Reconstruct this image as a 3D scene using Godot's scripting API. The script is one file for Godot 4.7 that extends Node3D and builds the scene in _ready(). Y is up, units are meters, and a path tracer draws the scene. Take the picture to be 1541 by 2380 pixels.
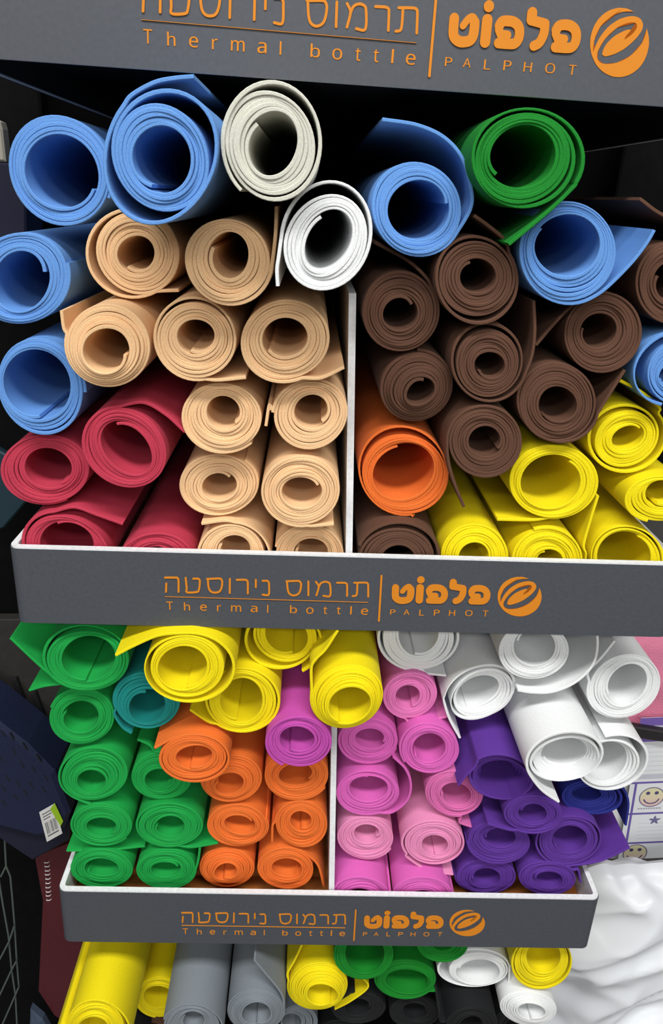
extends Node3D
# A shop display of rolled craft-foam sheets in printed board trays. Metres, y up.

var M := {}
var used := {}
var rng := RandomNumberGenerator.new()

# ------------------------------------------------------------------ helpers
func numbered(called: String) -> String:
	if not used.has(called):
		used[called] = 0
		return called
	used[called] += 1
	return "%s_%03d" % [called, used[called]]

func tag(o, label: String, category: String, group := "", kind := ""):
	o.set_meta("label", label)
	if category != "": o.set_meta("category", category)
	if group != "": o.set_meta("group", group)
	if kind != "": o.set_meta("kind", kind)
	return o

func thing(called: String, label: String, category: String, at := Vector3.ZERO, group := "") -> Node3D:
	var o := Node3D.new()
	o.name = numbered(called)
	add_child(o, true)
	o.position = at
	tag(o, label, category, group)
	return o

func put(called: String, mesh: Mesh, m: Material, parent: Node) -> MeshInstance3D:
	var o := MeshInstance3D.new()
	o.name = numbered(called) if parent == self else called
	o.mesh = mesh
	o.material_override = m
	o.cast_shadow = GeometryInstance3D.SHADOW_CASTING_SETTING_ON
	parent.add_child(o, true)
	return o

func structure(called: String, mesh: Mesh, m: Material, at: Vector3) -> MeshInstance3D:
	var o := put(called, mesh, m, self)
	o.position = at
	o.set_meta("kind", "structure")
	return o

func box(size: Vector3) -> BoxMesh:
	var b := BoxMesh.new()
	b.size = size
	return b

func grain(seed_value: int, freq: float, lo: float, hi: float, size := 256) -> NoiseTexture2D:
	var n := FastNoiseLite.new()
	n.seed = seed_value
	n.frequency = freq
	n.fractal_octaves = 3
	var t := NoiseTexture2D.new()
	t.width = size
	t.height = size
	t.seamless = true
	t.noise = n
	var g := Gradient.new()
	g.set_color(0, Color(lo, lo, lo))
	g.set_color(1, Color(hi, hi, hi))
	t.color_ramp = g
	return t

func bumps(seed_value: int, freq: float, strength: float, size := 256) -> NoiseTexture2D:
	var n := FastNoiseLite.new()
	n.seed = seed_value
	n.frequency = freq
	n.fractal_octaves = 3
	var t := NoiseTexture2D.new()
	t.width = size
	t.height = size
	t.seamless = true
	t.as_normal_map = true
	t.bump_strength = strength
	t.noise = n
	return t

func surface(c: Color, rough := 0.8, tex: Texture2D = null, norm: Texture2D = null, scale := 12.0, spec := 0.5) -> StandardMaterial3D:
	var m := StandardMaterial3D.new()
	m.albedo_color = c
	m.roughness = rough
	m.metallic_specular = spec
	if tex != null or norm != null:
		m.uv1_triplanar = true
		m.uv1_scale = Vector3.ONE * scale
	if tex != null: m.albedo_texture = tex
	if norm != null:
		m.normal_enabled = true
		m.normal_texture = norm
		m.normal_scale = 0.5
	return m

# a box with chamfered edges, centred
func bevel_box(size: Vector3, b: float) -> ArrayMesh:
	var h := size * 0.5
	var poly := PackedVector2Array([Vector2(-h.x + b, -h.y), Vector2(h.x - b, -h.y), Vector2(h.x, -h.y + b), Vector2(h.x, h.y - b),
		Vector2(h.x - b, h.y), Vector2(-h.x + b, h.y), Vector2(-h.x, h.y - b), Vector2(-h.x, -h.y + b)])
	return prism(poly, -h.z, h.z, b)

# one triangle with a wanted facing
func tri(st: SurfaceTool, a: Vector3, b: Vector3, c: Vector3, out: Vector3):
	if (b - a).cross(c - a).dot(out) > 0.0:
		st.add_vertex(a); st.add_vertex(c); st.add_vertex(b)
	else:
		st.add_vertex(a); st.add_vertex(b); st.add_vertex(c)

func quad(st: SurfaceTool, a: Vector3, b: Vector3, c: Vector3, d: Vector3, out: Vector3):
	tri(st, a, b, c, out)
	tri(st, a, c, d, out)

func grow(poly: PackedVector2Array, by: float) -> PackedVector2Array:
	# every corner moved along its mitre
	var n := poly.size()
	var area := 0.0
	for i in n: area += poly[i].cross(poly[(i + 1) % n])
	var s := 1.0 if area > 0.0 else -1.0
	var r := PackedVector2Array()
	for i in n:
		var d0 := (poly[i] - poly[(i + n - 1) % n]).normalized()
		var d1 := (poly[(i + 1) % n] - poly[i]).normalized()
		var n0 := Vector2(d0.y, -d0.x) * s
		var n1 := Vector2(d1.y, -d1.x) * s
		var k: float = 1.0 + n0.dot(n1)
		r.append(poly[i] + (n0 + n1) * (by / max(k, 0.4)))
	return r

# flat outline with thickness and a small chamfer on the front edge
func prism_into(st: SurfaceTool, poly: PackedVector2Array, z0: float, z1: float, b := 0.0):
	var n := poly.size()
	var area := 0.0
	for i in n: area += poly[i].cross(poly[(i + 1) % n])
	var s := 1.0 if area > 0.0 else -1.0
	var top := grow(poly, -b) if b > 0.0 else poly
	for i in n:
		var j := (i + 1) % n
		var d := (poly[j] - poly[i]).normalized()
		var o := Vector3(d.y * s, -d.x * s, 0)
		quad(st, Vector3(poly[i].x, poly[i].y, z0), Vector3(poly[j].x, poly[j].y, z0), Vector3(poly[j].x, poly[j].y, z1 - b), Vector3(poly[i].x, poly[i].y, z1 - b), o)
		if b > 0.0:
			quad(st, Vector3(poly[i].x, poly[i].y, z1 - b), Vector3(poly[j].x, poly[j].y, z1 - b), Vector3(top[j].x, top[j].y, z1), Vector3(top[i].x, top[i].y, z1), o + Vector3(0, 0, 1))
	var idx := Geometry2D.triangulate_polygon(top)
	for k in range(0, idx.size(), 3):
		tri(st, Vector3(top[idx[k]].x, top[idx[k]].y, z1), Vector3(top[idx[k + 1]].x, top[idx[k + 1]].y, z1), Vector3(top[idx[k + 2]].x, top[idx[k + 2]].y, z1), Vector3(0, 0, 1))
	idx = Geometry2D.triangulate_polygon(poly)
	for k in range(0, idx.size(), 3):
		tri(st, Vector3(poly[idx[k]].x, poly[idx[k]].y, z0), Vector3(poly[idx[k + 1]].x, poly[idx[k + 1]].y, z0), Vector3(poly[idx[k + 2]].x, poly[idx[k + 2]].y, z0), Vector3(0, 0, -1))

func flat_tool() -> SurfaceTool:
	var st := SurfaceTool.new()
	st.begin(Mesh.PRIMITIVE_TRIANGLES)
	st.set_smooth_group(-1)
	return st

func done(st: SurfaceTool) -> ArrayMesh:
	st.generate_normals()
	return st.commit()

func prism(poly: PackedVector2Array, z0: float, z1: float, b := 0.0) -> ArrayMesh:
	var st := flat_tool()
	prism_into(st, poly, z0, z1, b)
	return done(st)

func points(a: Array, off := Vector2.ZERO) -> PackedVector2Array:
	var r := PackedVector2Array()
	for i in range(0, a.size(), 2): r.append(Vector2(a[i], a[i + 1]) * 0.001 - off)
	return r

func smooth_line(p: PackedVector2Array, step: float, first: Vector2, last: Vector2) -> PackedVector2Array:
	var r := PackedVector2Array()
	for i in p.size() - 1:
		var a := p[i - 1] if i > 0 else first
		var d := p[i + 2] if i + 2 < p.size() else last
		var n := int(max(3.0, ceil(p[i].distance_to(p[i + 1]) / step)))
		for k in n: r.append(p[i].cubic_interpolate(p[i + 1], a, d, float(k) / n))
	r.append(p[p.size() - 1])
	return r

# ------------------------------------------------------------------ foam sheet
# a sheet standing on its edge along `path` (x, y), its cut front edge at z = front[i], running back to z = back
func sheet(path: PackedVector2Array, thick: PackedFloat32Array, front: PackedFloat32Array, back: float) -> ArrayMesh:
	var n := path.size()
	var V := PackedVector3Array()
	var N := PackedVector3Array()
	var I := PackedInt32Array()
	var prof := []      # per sample: six corner points
	var nor := PackedVector2Array()
	for i in n:
		var d := (path[min(i + 1, n - 1)] - path[max(i - 1, 0)]).normalized()
		nor.append(Vector2(d.y, -d.x))
	for i in n:
		var h: float = thick[i] * 0.5
		var b: float = min(0.00035, h * 0.45)
		var p := path[i]
		var q := nor[i]
		var z := front[i]
		prof.append([Vector3(p.x + q.x * h, p.y + q.y * h, back), Vector3(p.x + q.x * h, p.y + q.y * h, z - b),
			Vector3(p.x + q.x * (h - b), p.y + q.y * (h - b), z), Vector3(p.x - q.x * (h - b), p.y - q.y * (h - b), z),
			Vector3(p.x - q.x * h, p.y - q.y * h, z - b), Vector3(p.x - q.x * h, p.y - q.y * h, back)])
	for band in 6:
		var base := V.size()
		for i in n:
			var q := nor[i]
			var u := Vector3(q.x, q.y, 0)
			var w: Vector3 = [u, (u + Vector3(0, 0, 1)).normalized(), Vector3(0, 0, 1), (Vector3(0, 0, 1) - u).normalized(), -u, Vector3(0, 0, -1)][band]
			V.append(prof[i][band]); N.append(w)
			V.append(prof[i][(band + 1) % 6]); N.append(w)
		for i in n - 1:
			var a := base + i * 2
			if (V[a + 1] - V[a]).cross(V[a + 2] - V[a]).dot(N[a]) > 0.0:
				I.append_array(PackedInt32Array([a, a + 2, a + 1, a + 1, a + 2, a + 3]))
			else:
				I.append_array(PackedInt32Array([a, a + 1, a + 2, a + 1, a + 3, a + 2]))
	for e in 2:
		var i: int = 0 if e == 0 else n - 1
		var w2 := (path[0] - path[1]).normalized() if e == 0 else (path[n - 1] - path[n - 2]).normalized()
		var w := Vector3(w2.x, w2.y, 0)
		var base := V.size()
		for k in 6:
			V.append(prof[i][k]); N.append(w)
		for k in range(1, 5):
			if (V[base + k] - V[base]).cross(V[base + k + 1] - V[base]).dot(w) > 0.0:
				I.append_array(PackedInt32Array([base, base + k + 1, base + k]))
			else:
				I.append_array(PackedInt32Array([base, base + k, base + k + 1]))
	var arr := []
	arr.resize(Mesh.ARRAY_MAX)
	arr[Mesh.ARRAY_VERTEX] = V
	arr[Mesh.ARRAY_NORMAL] = N
	arr[Mesh.ARRAY_INDEX] = I
	var m := ArrayMesh.new()
	m.add_surface_from_arrays(Mesh.PRIMITIVE_TRIANGLES, arr)
	return m

func oval(e: Array, deg: float) -> Vector2:
	var c := cos(deg_to_rad(deg))
	var s := sin(deg_to_rad(deg))
	return Vector2(e[0] + e[2] * c + e[4] * s, e[1] + e[3] * c + e[5] * s) * 0.001

# A rolled foam sheet lying along z with its coiled end towards the aisle. Lengths in millimetres about the roll's axis.
# outer / packed / hole: ovals (centre, two half axes); spin: start angle, direction, turns, how far the core stands proud
func roll(colour: String, label: String, group: String, at: Vector3, outer: Array, packed: Array, hole: Array, spin: Array, end_angle, tail: Array, second: Array):
	var o := thing("foam_roll", label, "foam roll", at, group)
	var loose := packed.size() > 0
	var core: Array = packed if loose else outer
	var start: float = spin[0]
	var dir: float = spin[1]
	var turns: float = spin[2]
	var proud: float = spin[3] * 0.001
	var total := 360.0 * turns
	if end_angle != null:
		var over := fposmod((float(end_angle) - start) * dir, 360.0)
		total = over + 360.0 * round((total - over) / 360.0)
	turns = total / 360.0
	var in_turns := turns - 1.0 if loose else turns
	var path := PackedVector2Array()
	var th := PackedFloat32Array()
	var fr := PackedFloat32Array()
	var step := 8.0
	var n := int(ceil(total / step))
	var wob := rng.randf() * 6.0
	for i in n + 1:
		var a := total * i / n
		var g := start + dir * a
		var pi_ := oval(hole, g)
		var pc := oval(core, g)
		var f: float = clamp(a / 360.0 / in_turns, 0.0, 1.0) * (1.0 - 1.0 / in_turns) + 0.5 / in_turns
		var gap := pi_.distance_to(pc) / in_turns
		var amp: float = 0.10 / in_turns
		f += amp * (sin(a * 0.0231 + wob) + 0.6 * sin(a * 0.0497 + wob * 2.0))
		if a < 50.0: f -= 0.42 / in_turns * pow(1.0 - a / 50.0, 2.0)
		var p := pi_.lerp(pc, f)
		var t: float = clamp(gap * 0.9, 0.0009, 0.0023)
		if loose and a > 360.0 * in_turns - 90.0:
			var po := oval(outer, g)
			po += (oval(hole, g) - po).normalized() * 0.0011
			var k: float = smoothstep(360.0 * in_turns - 90.0, 360.0 * in_turns + 200.0, a)
			p = p.lerp(po, k)
		var u: float = clamp(a / 360.0 / turns, 0.0, 1.0)
		path.append(p)
		th.append(t)
		fr.append(proud * (1.0 - u) + 0.0005 * sin(a * 0.0137 + wob * 3.0) + 0.0004 * sin(a * 0.0313 + wob))
	var m: Material = M[colour]
	var back := -0.385 - at.z
	if tail.size() > 0:
		var tp := points(tail)
		var line := PackedVector2Array([path[n]])
		line.append_array(tp)
		var last := line[line.size() - 1] * 2.0 - line[line.size() - 2]
		var sm := smooth_line(line, 0.002, path[n - 2], last)
		var p2 := PackedVector2Array([path[n - 1]])
		p2.append_array(sm)
		var t2 := PackedFloat32Array()
		var f2 := PackedFloat32Array()
		for i in p2.size():
			t2.append(lerp(th[n], 0.0020, min(1.0, i / 6.0)))
			f2.append(fr[n] - 0.0001)
		put("loose_flap", sheet(p2, t2, f2, back), m, o)
	put("coil", sheet(path, th, fr, back), m, o)
	if second.size() > 0:
		var sp := points(second)
		var sm2 := smooth_line(sp, 0.002, sp[0] * 2.0 - sp[1], sp[sp.size() - 1] * 2.0 - sp[sp.size() - 2])
		var t3 := PackedFloat32Array()
		var f3 := PackedFloat32Array()
		for i in sm2.size():
			t3.append(0.0018)
			f3.append(-0.004)
		put("second_flap", sheet(sm2, t3, f3, back * 0.8), m, o)

# ------------------------------------------------------------------ print on the tray fronts
func print_strokes(): return [
	[1.42, [2.3, -21.9, 10.2, -21.5, 11.8, -22.1, 12.4, -23.5, 13, -32.7]],
	[1.42, [4.6, -22.1, 4.7, -29.3, 4.1, -32, 1.7, -32.6]],
	[1.42, [-10, -22.2, -4.9, -22.1, -3.3, -22.6, -2.7, -24.2, -2.3, -32.5]],
	[1.42, [-25.1, -21.9, -23.4, -24.3, -23, -26.4, -24.4, -32.5]],
	[1.42, [-23.1, -26.2, -21.6, -23, -19, -21.7, -16.5, -22, -14.9, -24, -14.6, -32.7, -19.4, -32.9]],
	[1.42, [-30.5, -21.6, -30.2, -32.7]],
	[1.42, [-46.2, -22, -37.9, -21.5, -36.2, -22.6, -35.6, -24.4, -36.1, -28.9, -37.6, -31.9, -40.8, -33.2, -43.6, -32, -45, -28.8, -45.8, -22]],
	[1.42, [-63.1, -22.1, -59.9, -22, -58.7, -23.2, -58.5, -25, -58.7, -32.9, -63, -33.1]],
	[1.42, [-67.9, -21.4, -67.9, -27.2]],
	[1.42, [-81.5, -21.8, -75.6, -21.6, -74.1, -22.3, -73.6, -24, -73.6, -32.4]],
	[1.42, [-86.3, -21.2, -86.5, -32.4]],
	[1.42, [-102.4, -21.7, -93.8, -21.1, -92.2, -22.1, -91.7, -24, -92.4, -28.6, -94.2, -31.6, -97.5, -32.4, -100.1, -31.3, -101.5, -28, -101.9, -21.6]],
	[1.42, [-117.5, -21.2, -117, -29, -116.9, -32.6, -110, -32.2, -108.4, -30.2, -107.6, -24.5, -107.9, -22.2, -109.5, -21.6, -112.2, -21.7]],
	[1.42, [-132.1, -21.4, -124.4, -21.2, -123, -21.9, -122.6, -23.8, -122.9, -32.4]],
	[1.42, [-131.3, -26, -131.8, -32.6]],
	[1.42, [21.5, -15.8, 21.9, -52.2]],
	[0.24, [-132.7, -36.5, 13.2, -37.3]],
	[5.16, [32.2, -24.8, 32.5, -31.4, 33.8, -33.8, 36.3, -35.1, 39, -35.1, 41.9, -34.2, 43.2, -32.1, 43.5, -29.1, 43.3, -25.8]],
	[3.56, [43.6, -25.1, 41.9, -23.5, 39.7, -24.6, 37.3, -27.8]],
	[5.51, [49.9, -24.3, 50.1, -34.4]],
	[5.51, [49.9, -18.1, 49.9, -18.1]],
	[4.98, [56.7, -26.5, 57.9, -24.5, 60.8, -24, 64.2, -24.3, 66.9, -26, 68, -28.7, 67.8, -31.9, 66.2, -34, 63.5, -34.4, 57.4, -34.4]],
	[4.27, [56.7, -28.2, 58, -30.4, 61.6, -30.5]],
	[5.34, [73.4, -19.5, 73.5, -22.6]],
	[4.80, [73.5, -22.8, 80.9, -24]],
	[4.80, [81, -24, 81.2, -28.1, 80.1, -31.6, 78.7, -33.4, 76.7, -34.4]],
	[4.98, [87.5, -26.4, 88.7, -24.4, 91.5, -23.7, 95, -24, 97.7, -25.7, 98.9, -28.5, 98.7, -31.7, 97.2, -33.7, 94.5, -34.2, 88.4, -34.2]],
	[4.27, [87.5, -28, 88.9, -30.2, 92.5, -30.3]],
]
func print_letters(): return [
	["T", -132.0, -127.3, -47.1, -40.5],
	["h", -119.5, -115.1, -47.3, -40.9],
	["e", -107.9, -103.1, -47.3, -42.2],
	["r", -95.8, -92.8, -47.4, -42.5],
	["m", -85.7, -78.4, -47.4, -42.4],
	["a", -71.6, -66.7, -47.5, -42.4],
	["l", -59.7, -58.8, -47.6, -41.3],
	["b", -43.2, -38.1, -47.6, -41.2],
	["o", -31.4, -26.1, -47.8, -42.6],
	["t", -19.0, -16.2, -47.7, -41.6],
	["t", -9.3, -6.4, -47.6, -41.6],
	["l", 0.5, 1.7, -47.5, -40.9],
	["e", 8.4, 13.6, -47.6, -42.4],
	["P", 29.7, 33.6, -46.9, -42.7],
	["A", 39.5, 43.9, -46.8, -42.5],
	["L", 51.0, 54.6, -47.1, -42.4],
	["P", 61.7, 66.0, -46.8, -42.1],
	["H", 72.8, 77.3, -46.7, -42.1],
	["O", 84.7, 90.1, -46.6, -41.8],
	["T", 97.6, 101.7, -46.6, -41.8],
]
func print_emblem(): return [136.4, -22.3, 137.3, -23.9, 138, -25.4, 138.6, -27.1, 139, -28.7, 139.2, -30.4, 139.2, -32.1, 139.1, -33.7, 138.7, -35.4, 138.3, -36.9, 137.6, -38.4, 136.8, -39.8, 135.8, -41.1, 134.6, -42.2, 133.4, -43.2, 132, -44.1, 130.5, -44.8, 129, -45.3, 127.4, -45.7, 125.7, -45.9, 124, -45.9, 122.3, -45.8, 120.6, -45.4, 118.9, -44.9, 117.2, -44.2, 115.7, -43.4, 114.2, -42.4, 112.8, -41.3, 111.5, -40, 110.4, -38.6, 109.4, -37.2, 108.5, -35.6, 107.9, -34, 107.3, -32.4, 107, -30.7, 106.8, -29, 106.8, -27.4, 107, -25.7, 107.4, -24.2, 107.9, -22.6, 108.6, -21.2, 109.4, -19.8, 110.4, -18.6, 111.5, -17.5, 112.8, -16.5, 114.1, -15.7, 115.6, -15, 117.1, -14.5, 118.7, -14.1, 120.3, -13.9, 122, -13.9, 123.7, -14, 125.3, -14.4, 127, -14.9, 127.6, -15.2, 126.1, -15.2, 124.6, -15.2, 123.1, -15.4, 121.7, -15.7, 120.2, -16, 118.8, -16.6, 117.4, -17.3, 116, -18.1, 114.7, -19.2, 113.4, -20.3, 112.2, -21.6, 111.2, -23.1, 110.3, -24.7, 109.7, -26.5, 109.2, -28.3, 109, -30, 109, -31.7, 109.3, -35.2, 109.6, -34.1, 110, -33, 110.3, -31.8, 110.8, -30.5, 111.3, -29.1, 112, -27.7, 112.9, -26.2, 114, -24.6, 115.2, -23.2, 116.5, -21.9, 117.9, -20.9, 119.3, -19.9, 120.6, -19.1, 122.1, -18.5, 123.5, -18, 125, -17.6, 126.4, -17.3, 127.8, -17.2, 129.2, -17.3, 130.4, -17.5, 131.5, -17.9, 132.4, -18.5, 133.1, -19.2, 133.6, -20, 134, -20.8, 134.1, -21.7, 134, -22.8, 133.6, -24, 132.8, -25.4, 131.9, -26.8, 130.5, -28.4, 128.9, -30, 127.3, -31.5, 125.6, -32.8, 123.8, -33.9, 122.1, -34.8, 120.5, -35.5, 119.1, -36, 117.8, -36.4, 116.8, -36.6, 116.1, -36.6, 114.5, -35.9, 114.6, -34.9, 114.7, -33.9, 115, -32.8, 115.5, -31.7, 116.2, -30.5, 117.1, -29.4, 118.1, -28.3, 119.3, -27.2, 120.5, -26.3, 121.8, -25.5, 123.1, -24.8, 124.3, -24.2, 125.4, -23.8, 126.4, -23.4, 128, -23.5, 127.5, -24.2, 127, -24.8, 126.5, -25.6, 125.9, -26.3, 125.4, -27.2, 125.4, -28.2, 126.5, -27.4, 127.6, -26.6, 128.6, -25.8, 129.4, -24.9, 130.1, -23.9, 130.6, -23.1, 130.9, -22.3, 130.9, -21.6, 130.7, -21.1, 130.4, -20.6, 129.8, -20.2, 129.1, -20, 128.3, -20, 127.2, -20.1, 126, -20.3, 124.7, -20.7, 123.3, -21.3, 121.8, -22, 120.3, -23, 118.7, -24.3, 117.3, -25.6, 116, -27, 114.8, -28.6, 113.8, -30.1, 113, -31.6, 112.4, -33.2, 112, -34.5, 111.8, -35.6, 111.9, -36.5, 112.1, -37.3, 112.6, -38.2, 113.2, -38.9, 114, -39.5, 115.1, -39.9, 116.4, -40.1, 117.8, -40.1, 119.5, -40, 121.3, -39.7, 123.1, -39.2, 125, -38.5, 126.9, -37.6, 128.7, -36.5, 130.3, -35.2, 131.8, -33.8, 133.1, -32.4, 134.1, -30.9, 135, -29.4, 135.6, -27.9, 136.1, -26.2, 136.3, -24.5]

# overlapping pieces of one letter never share a height
var ink_layers := 0
func next_lift() -> float:
	ink_layers += 1
	return 0.0000007 * ink_layers

func stroke_into(st: SurfaceTool, w: float, p: PackedVector2Array, z: float):
	# a pen stroke of even width with round ends
	var r := w * 0.5
	if p.size() > 3:
		p = smooth_line(p, 0.0008 if r < 0.002 else 0.0016, p[0] * 2.0 - p[1], p[p.size() - 1] * 2.0 - p[p.size() - 2])
	for i in p.size() - 1:
		var d := (p[i + 1] - p[i]).normalized()
		var s := Vector2(-d.y, d.x) * r
		prism_into(st, PackedVector2Array([p[i] + s, p[i] - s, p[i + 1] - s, p[i + 1] + s]), z, z + 0.0002 + next_lift())
	for i in p.size():
		if i > 0 and i < p.size() - 1:
			var bend := absf((p[i] - p[i - 1]).angle_to(p[i + 1] - p[i]))
			if bend < 0.03: continue
		var disc := PackedVector2Array()
		var k := 20 if r > 0.002 else 10
		for j in k: disc.append(p[i] + Vector2.from_angle(TAU * j / k) * r)
		prism_into(st, disc, z, z + 0.0002 + next_lift())

func lettering_mesh() -> ArrayMesh:
	var st := flat_tool()
	for s in print_strokes():
		stroke_into(st, s[0] * 0.001, points(s[1]), 0.0)
	var font := SystemFont.new()
	font.font_names = PackedStringArray(["Droid Sans"])
	for l in print_letters():
		var tm := TextMesh.new()
		tm.font = font
		tm.text = l[0]
		tm.font_size = 64
		tm.pixel_size = 0.001
		tm.depth = 0.0002
		tm.curve_step = 1.0
		var bb := tm.get_aabb()
		var sx: float = (l[2] - l[1]) * 0.001 / max(bb.size.x, 0.001)
		var sy: float = (l[4] - l[3]) * 0.001 / max(bb.size.y, 0.001)
		var x := Transform3D(Basis.from_scale(Vector3(sx, sy, 1.0)), Vector3(l[1] * 0.001 - bb.position.x * sx, l[3] * 0.001 - bb.position.y * sy, 0.0001))
		var arr := tm.get_mesh_arrays()
		var vs: PackedVector3Array = arr[Mesh.ARRAY_VERTEX]
		var ix = arr[Mesh.ARRAY_INDEX]
		if ix == null or ix.size() == 0:
			for v in vs: st.add_vertex(x * v)
		else:
			for k in ix: st.add_vertex(x * vs[k])
	return done(st)

# ------------------------------------------------------------------ trays
# the wall that runs round the front of a tray: left side, front, right side; offset inwards by `inset`
func wall_line(w: float, depth: float, radius: float, inset: float) -> PackedVector2Array:
	var r := PackedVector2Array()
	r.append(Vector2(-w + inset, -depth))
	var rad: float = max(0.0008, radius - inset)
	for k in 7:
		var a := PI + k * PI / 12.0
		r.append(Vector2(-w + radius + cos(a) * rad, -radius - sin(a) * rad))
	for k in 7:
		var a := 1.5 * PI + k * PI / 12.0
		r.append(Vector2(w - radius + cos(a) * rad, -radius - sin(a) * rad))
	r.append(Vector2(w - inset, -depth))
	return r

func wall_band(w: float, depth: float, radius: float, in0: float, in1: float, top: float, bottom: float, lean: float) -> ArrayMesh:
	var a := wall_line(w, depth, radius, in0)
	var b := wall_line(w, depth, radius, in1)
	var st := flat_tool()
	for i in a.size() - 1:
		var P := []
		for q in [a[i], a[i + 1], b[i + 1], b[i]]:
			P.append(Vector3(q.x, top, q.y + lean * top * smoothstep(-0.2, 0.0, q.y)))
			P.append(Vector3(q.x, bottom, q.y + lean * bottom * smoothstep(-0.2, 0.0, q.y)))
		var d := a[i + 1] - a[i]
		var o := Vector3(-d.y, 0, d.x)
		quad(st, P[0], P[2], P[3], P[1], o)
		quad(st, P[6], P[4], P[5], P[7], -o)
		quad(st, P[0], P[2], P[4], P[6], Vector3.UP)
		quad(st, P[1], P[3], P[5], P[7], Vector3.DOWN)
	return done(st)

func tray(label: String, t: Array, floor_drop: float, divider: float):
	var W := 0.24
	var D := 0.40
	var H: float = t[4]
	var o := thing("display_tray", label, "display tray", Vector3(t[0], t[1], t[2]), "printed board trays of the display")
	o.rotation.z = t[3]
	var lean: float = -0.0376
	put("rim_wall", wall_band(W, D, 0.0076, 0.0007, 0.0052, 0.0, -H, lean), M.white_board, o)
	put("printed_front", wall_band(W, D, 0.0076, 0.0, 0.0005, -0.0012, -H - 0.0004, lean), M.slate, o)
	var fl := put("tray_floor", bevel_box(Vector3(2.0 * W - 0.0102, 0.004, D - 0.0062), 0.0006), (M.kraft if divider > 0.0 else M.charcoal), o)
	fl.position = Vector3(0, -floor_drop - 0.002, -D * 0.5 - 0.0022)
	var un := put("underside", box(Vector3(2.0 * W - 0.0118, 0.003, D - 0.0072)), M.charcoal, o)
	un.position = Vector3(0, -H + 0.002, -D * 0.5 - 0.0012)
	var bk := put("back_wall", bevel_box(Vector3(2.0 * W - 0.001, H, 0.004), 0.0008), M.charcoal, o)
	bk.position = Vector3(0, -H * 0.5 + 0.004, -D - 0.002)
	if divider > 0.0:
		var st := flat_tool()
		var xa := -0.0024
		var xb := 0.0024
		var sh := -0.042 * divider
		var zf := -0.0055
		var y0 := -floor_drop
		var P := [Vector3(xa, y0, zf), Vector3(xb, y0, zf), Vector3(xb + sh, divider, zf - 0.02), Vector3(xa + sh, divider, zf - 0.02)]
		var Q := []
		for v in P: Q.append(Vector3(v.x, v.y, -D + 0.001))
		quad(st, P[0], P[1], P[2], P[3], Vector3(0, 0, 1))
		quad(st, Q[0], Q[1], Q[2], Q[3], Vector3(0, 0, -1))
		quad(st, P[0], P[3], Q[3], Q[0], Vector3.LEFT)
		quad(st, P[1], P[2], Q[2], Q[1], Vector3.RIGHT)
		quad(st, P[3], P[2], Q[2], Q[3], Vector3.UP)
		quad(st, P[0], P[1], Q[1], Q[0], Vector3.DOWN)
		put("divider", done(st), M.white_board, o)
	var turn := Basis(Vector3.RIGHT, atan(lean)).rotated(Vector3(0, 0, 1), t[7])
	var le := put("lettering", lettering, M.print, o)
	le.transform = Transform3D(turn, Vector3(t[5], t[6], 0.00005))
	tag(le, "orange lettering in two scripts", "")
	var em := put("emblem", emblem, M.print, o)
	em.transform = Transform3D(turn, Vector3(t[5], t[6], 0.00005))
	tag(em, "orange round swirl emblem", "")

var lettering: ArrayMesh
var emblem: ArrayMesh

# ------------------------------------------------------------------ neighbours
func tube_into(st: SurfaceTool, pts: PackedVector3Array, r: float, sides := 8):
	var rings := []
	for i in pts.size():
		var d := (pts[min(i + 1, pts.size() - 1)] - pts[max(i - 1, 0)]).normalized()
		var u := d.cross(Vector3(0.3, 0.2, 1).normalized()).normalized()
		var v := d.cross(u)
		var ring := PackedVector3Array()
		for k in sides:
			var a := TAU * k / sides
			ring.append(pts[i] + (u * cos(a) + v * sin(a)) * r)
		rings.append(ring)
	for i in pts.size() - 1:
		for k in sides:
			var k2 := (k + 1) % sides
			quad(st, rings[i][k], rings[i][k2], rings[i + 1][k2], rings[i + 1][k], rings[i][k] - pts[i])

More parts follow.
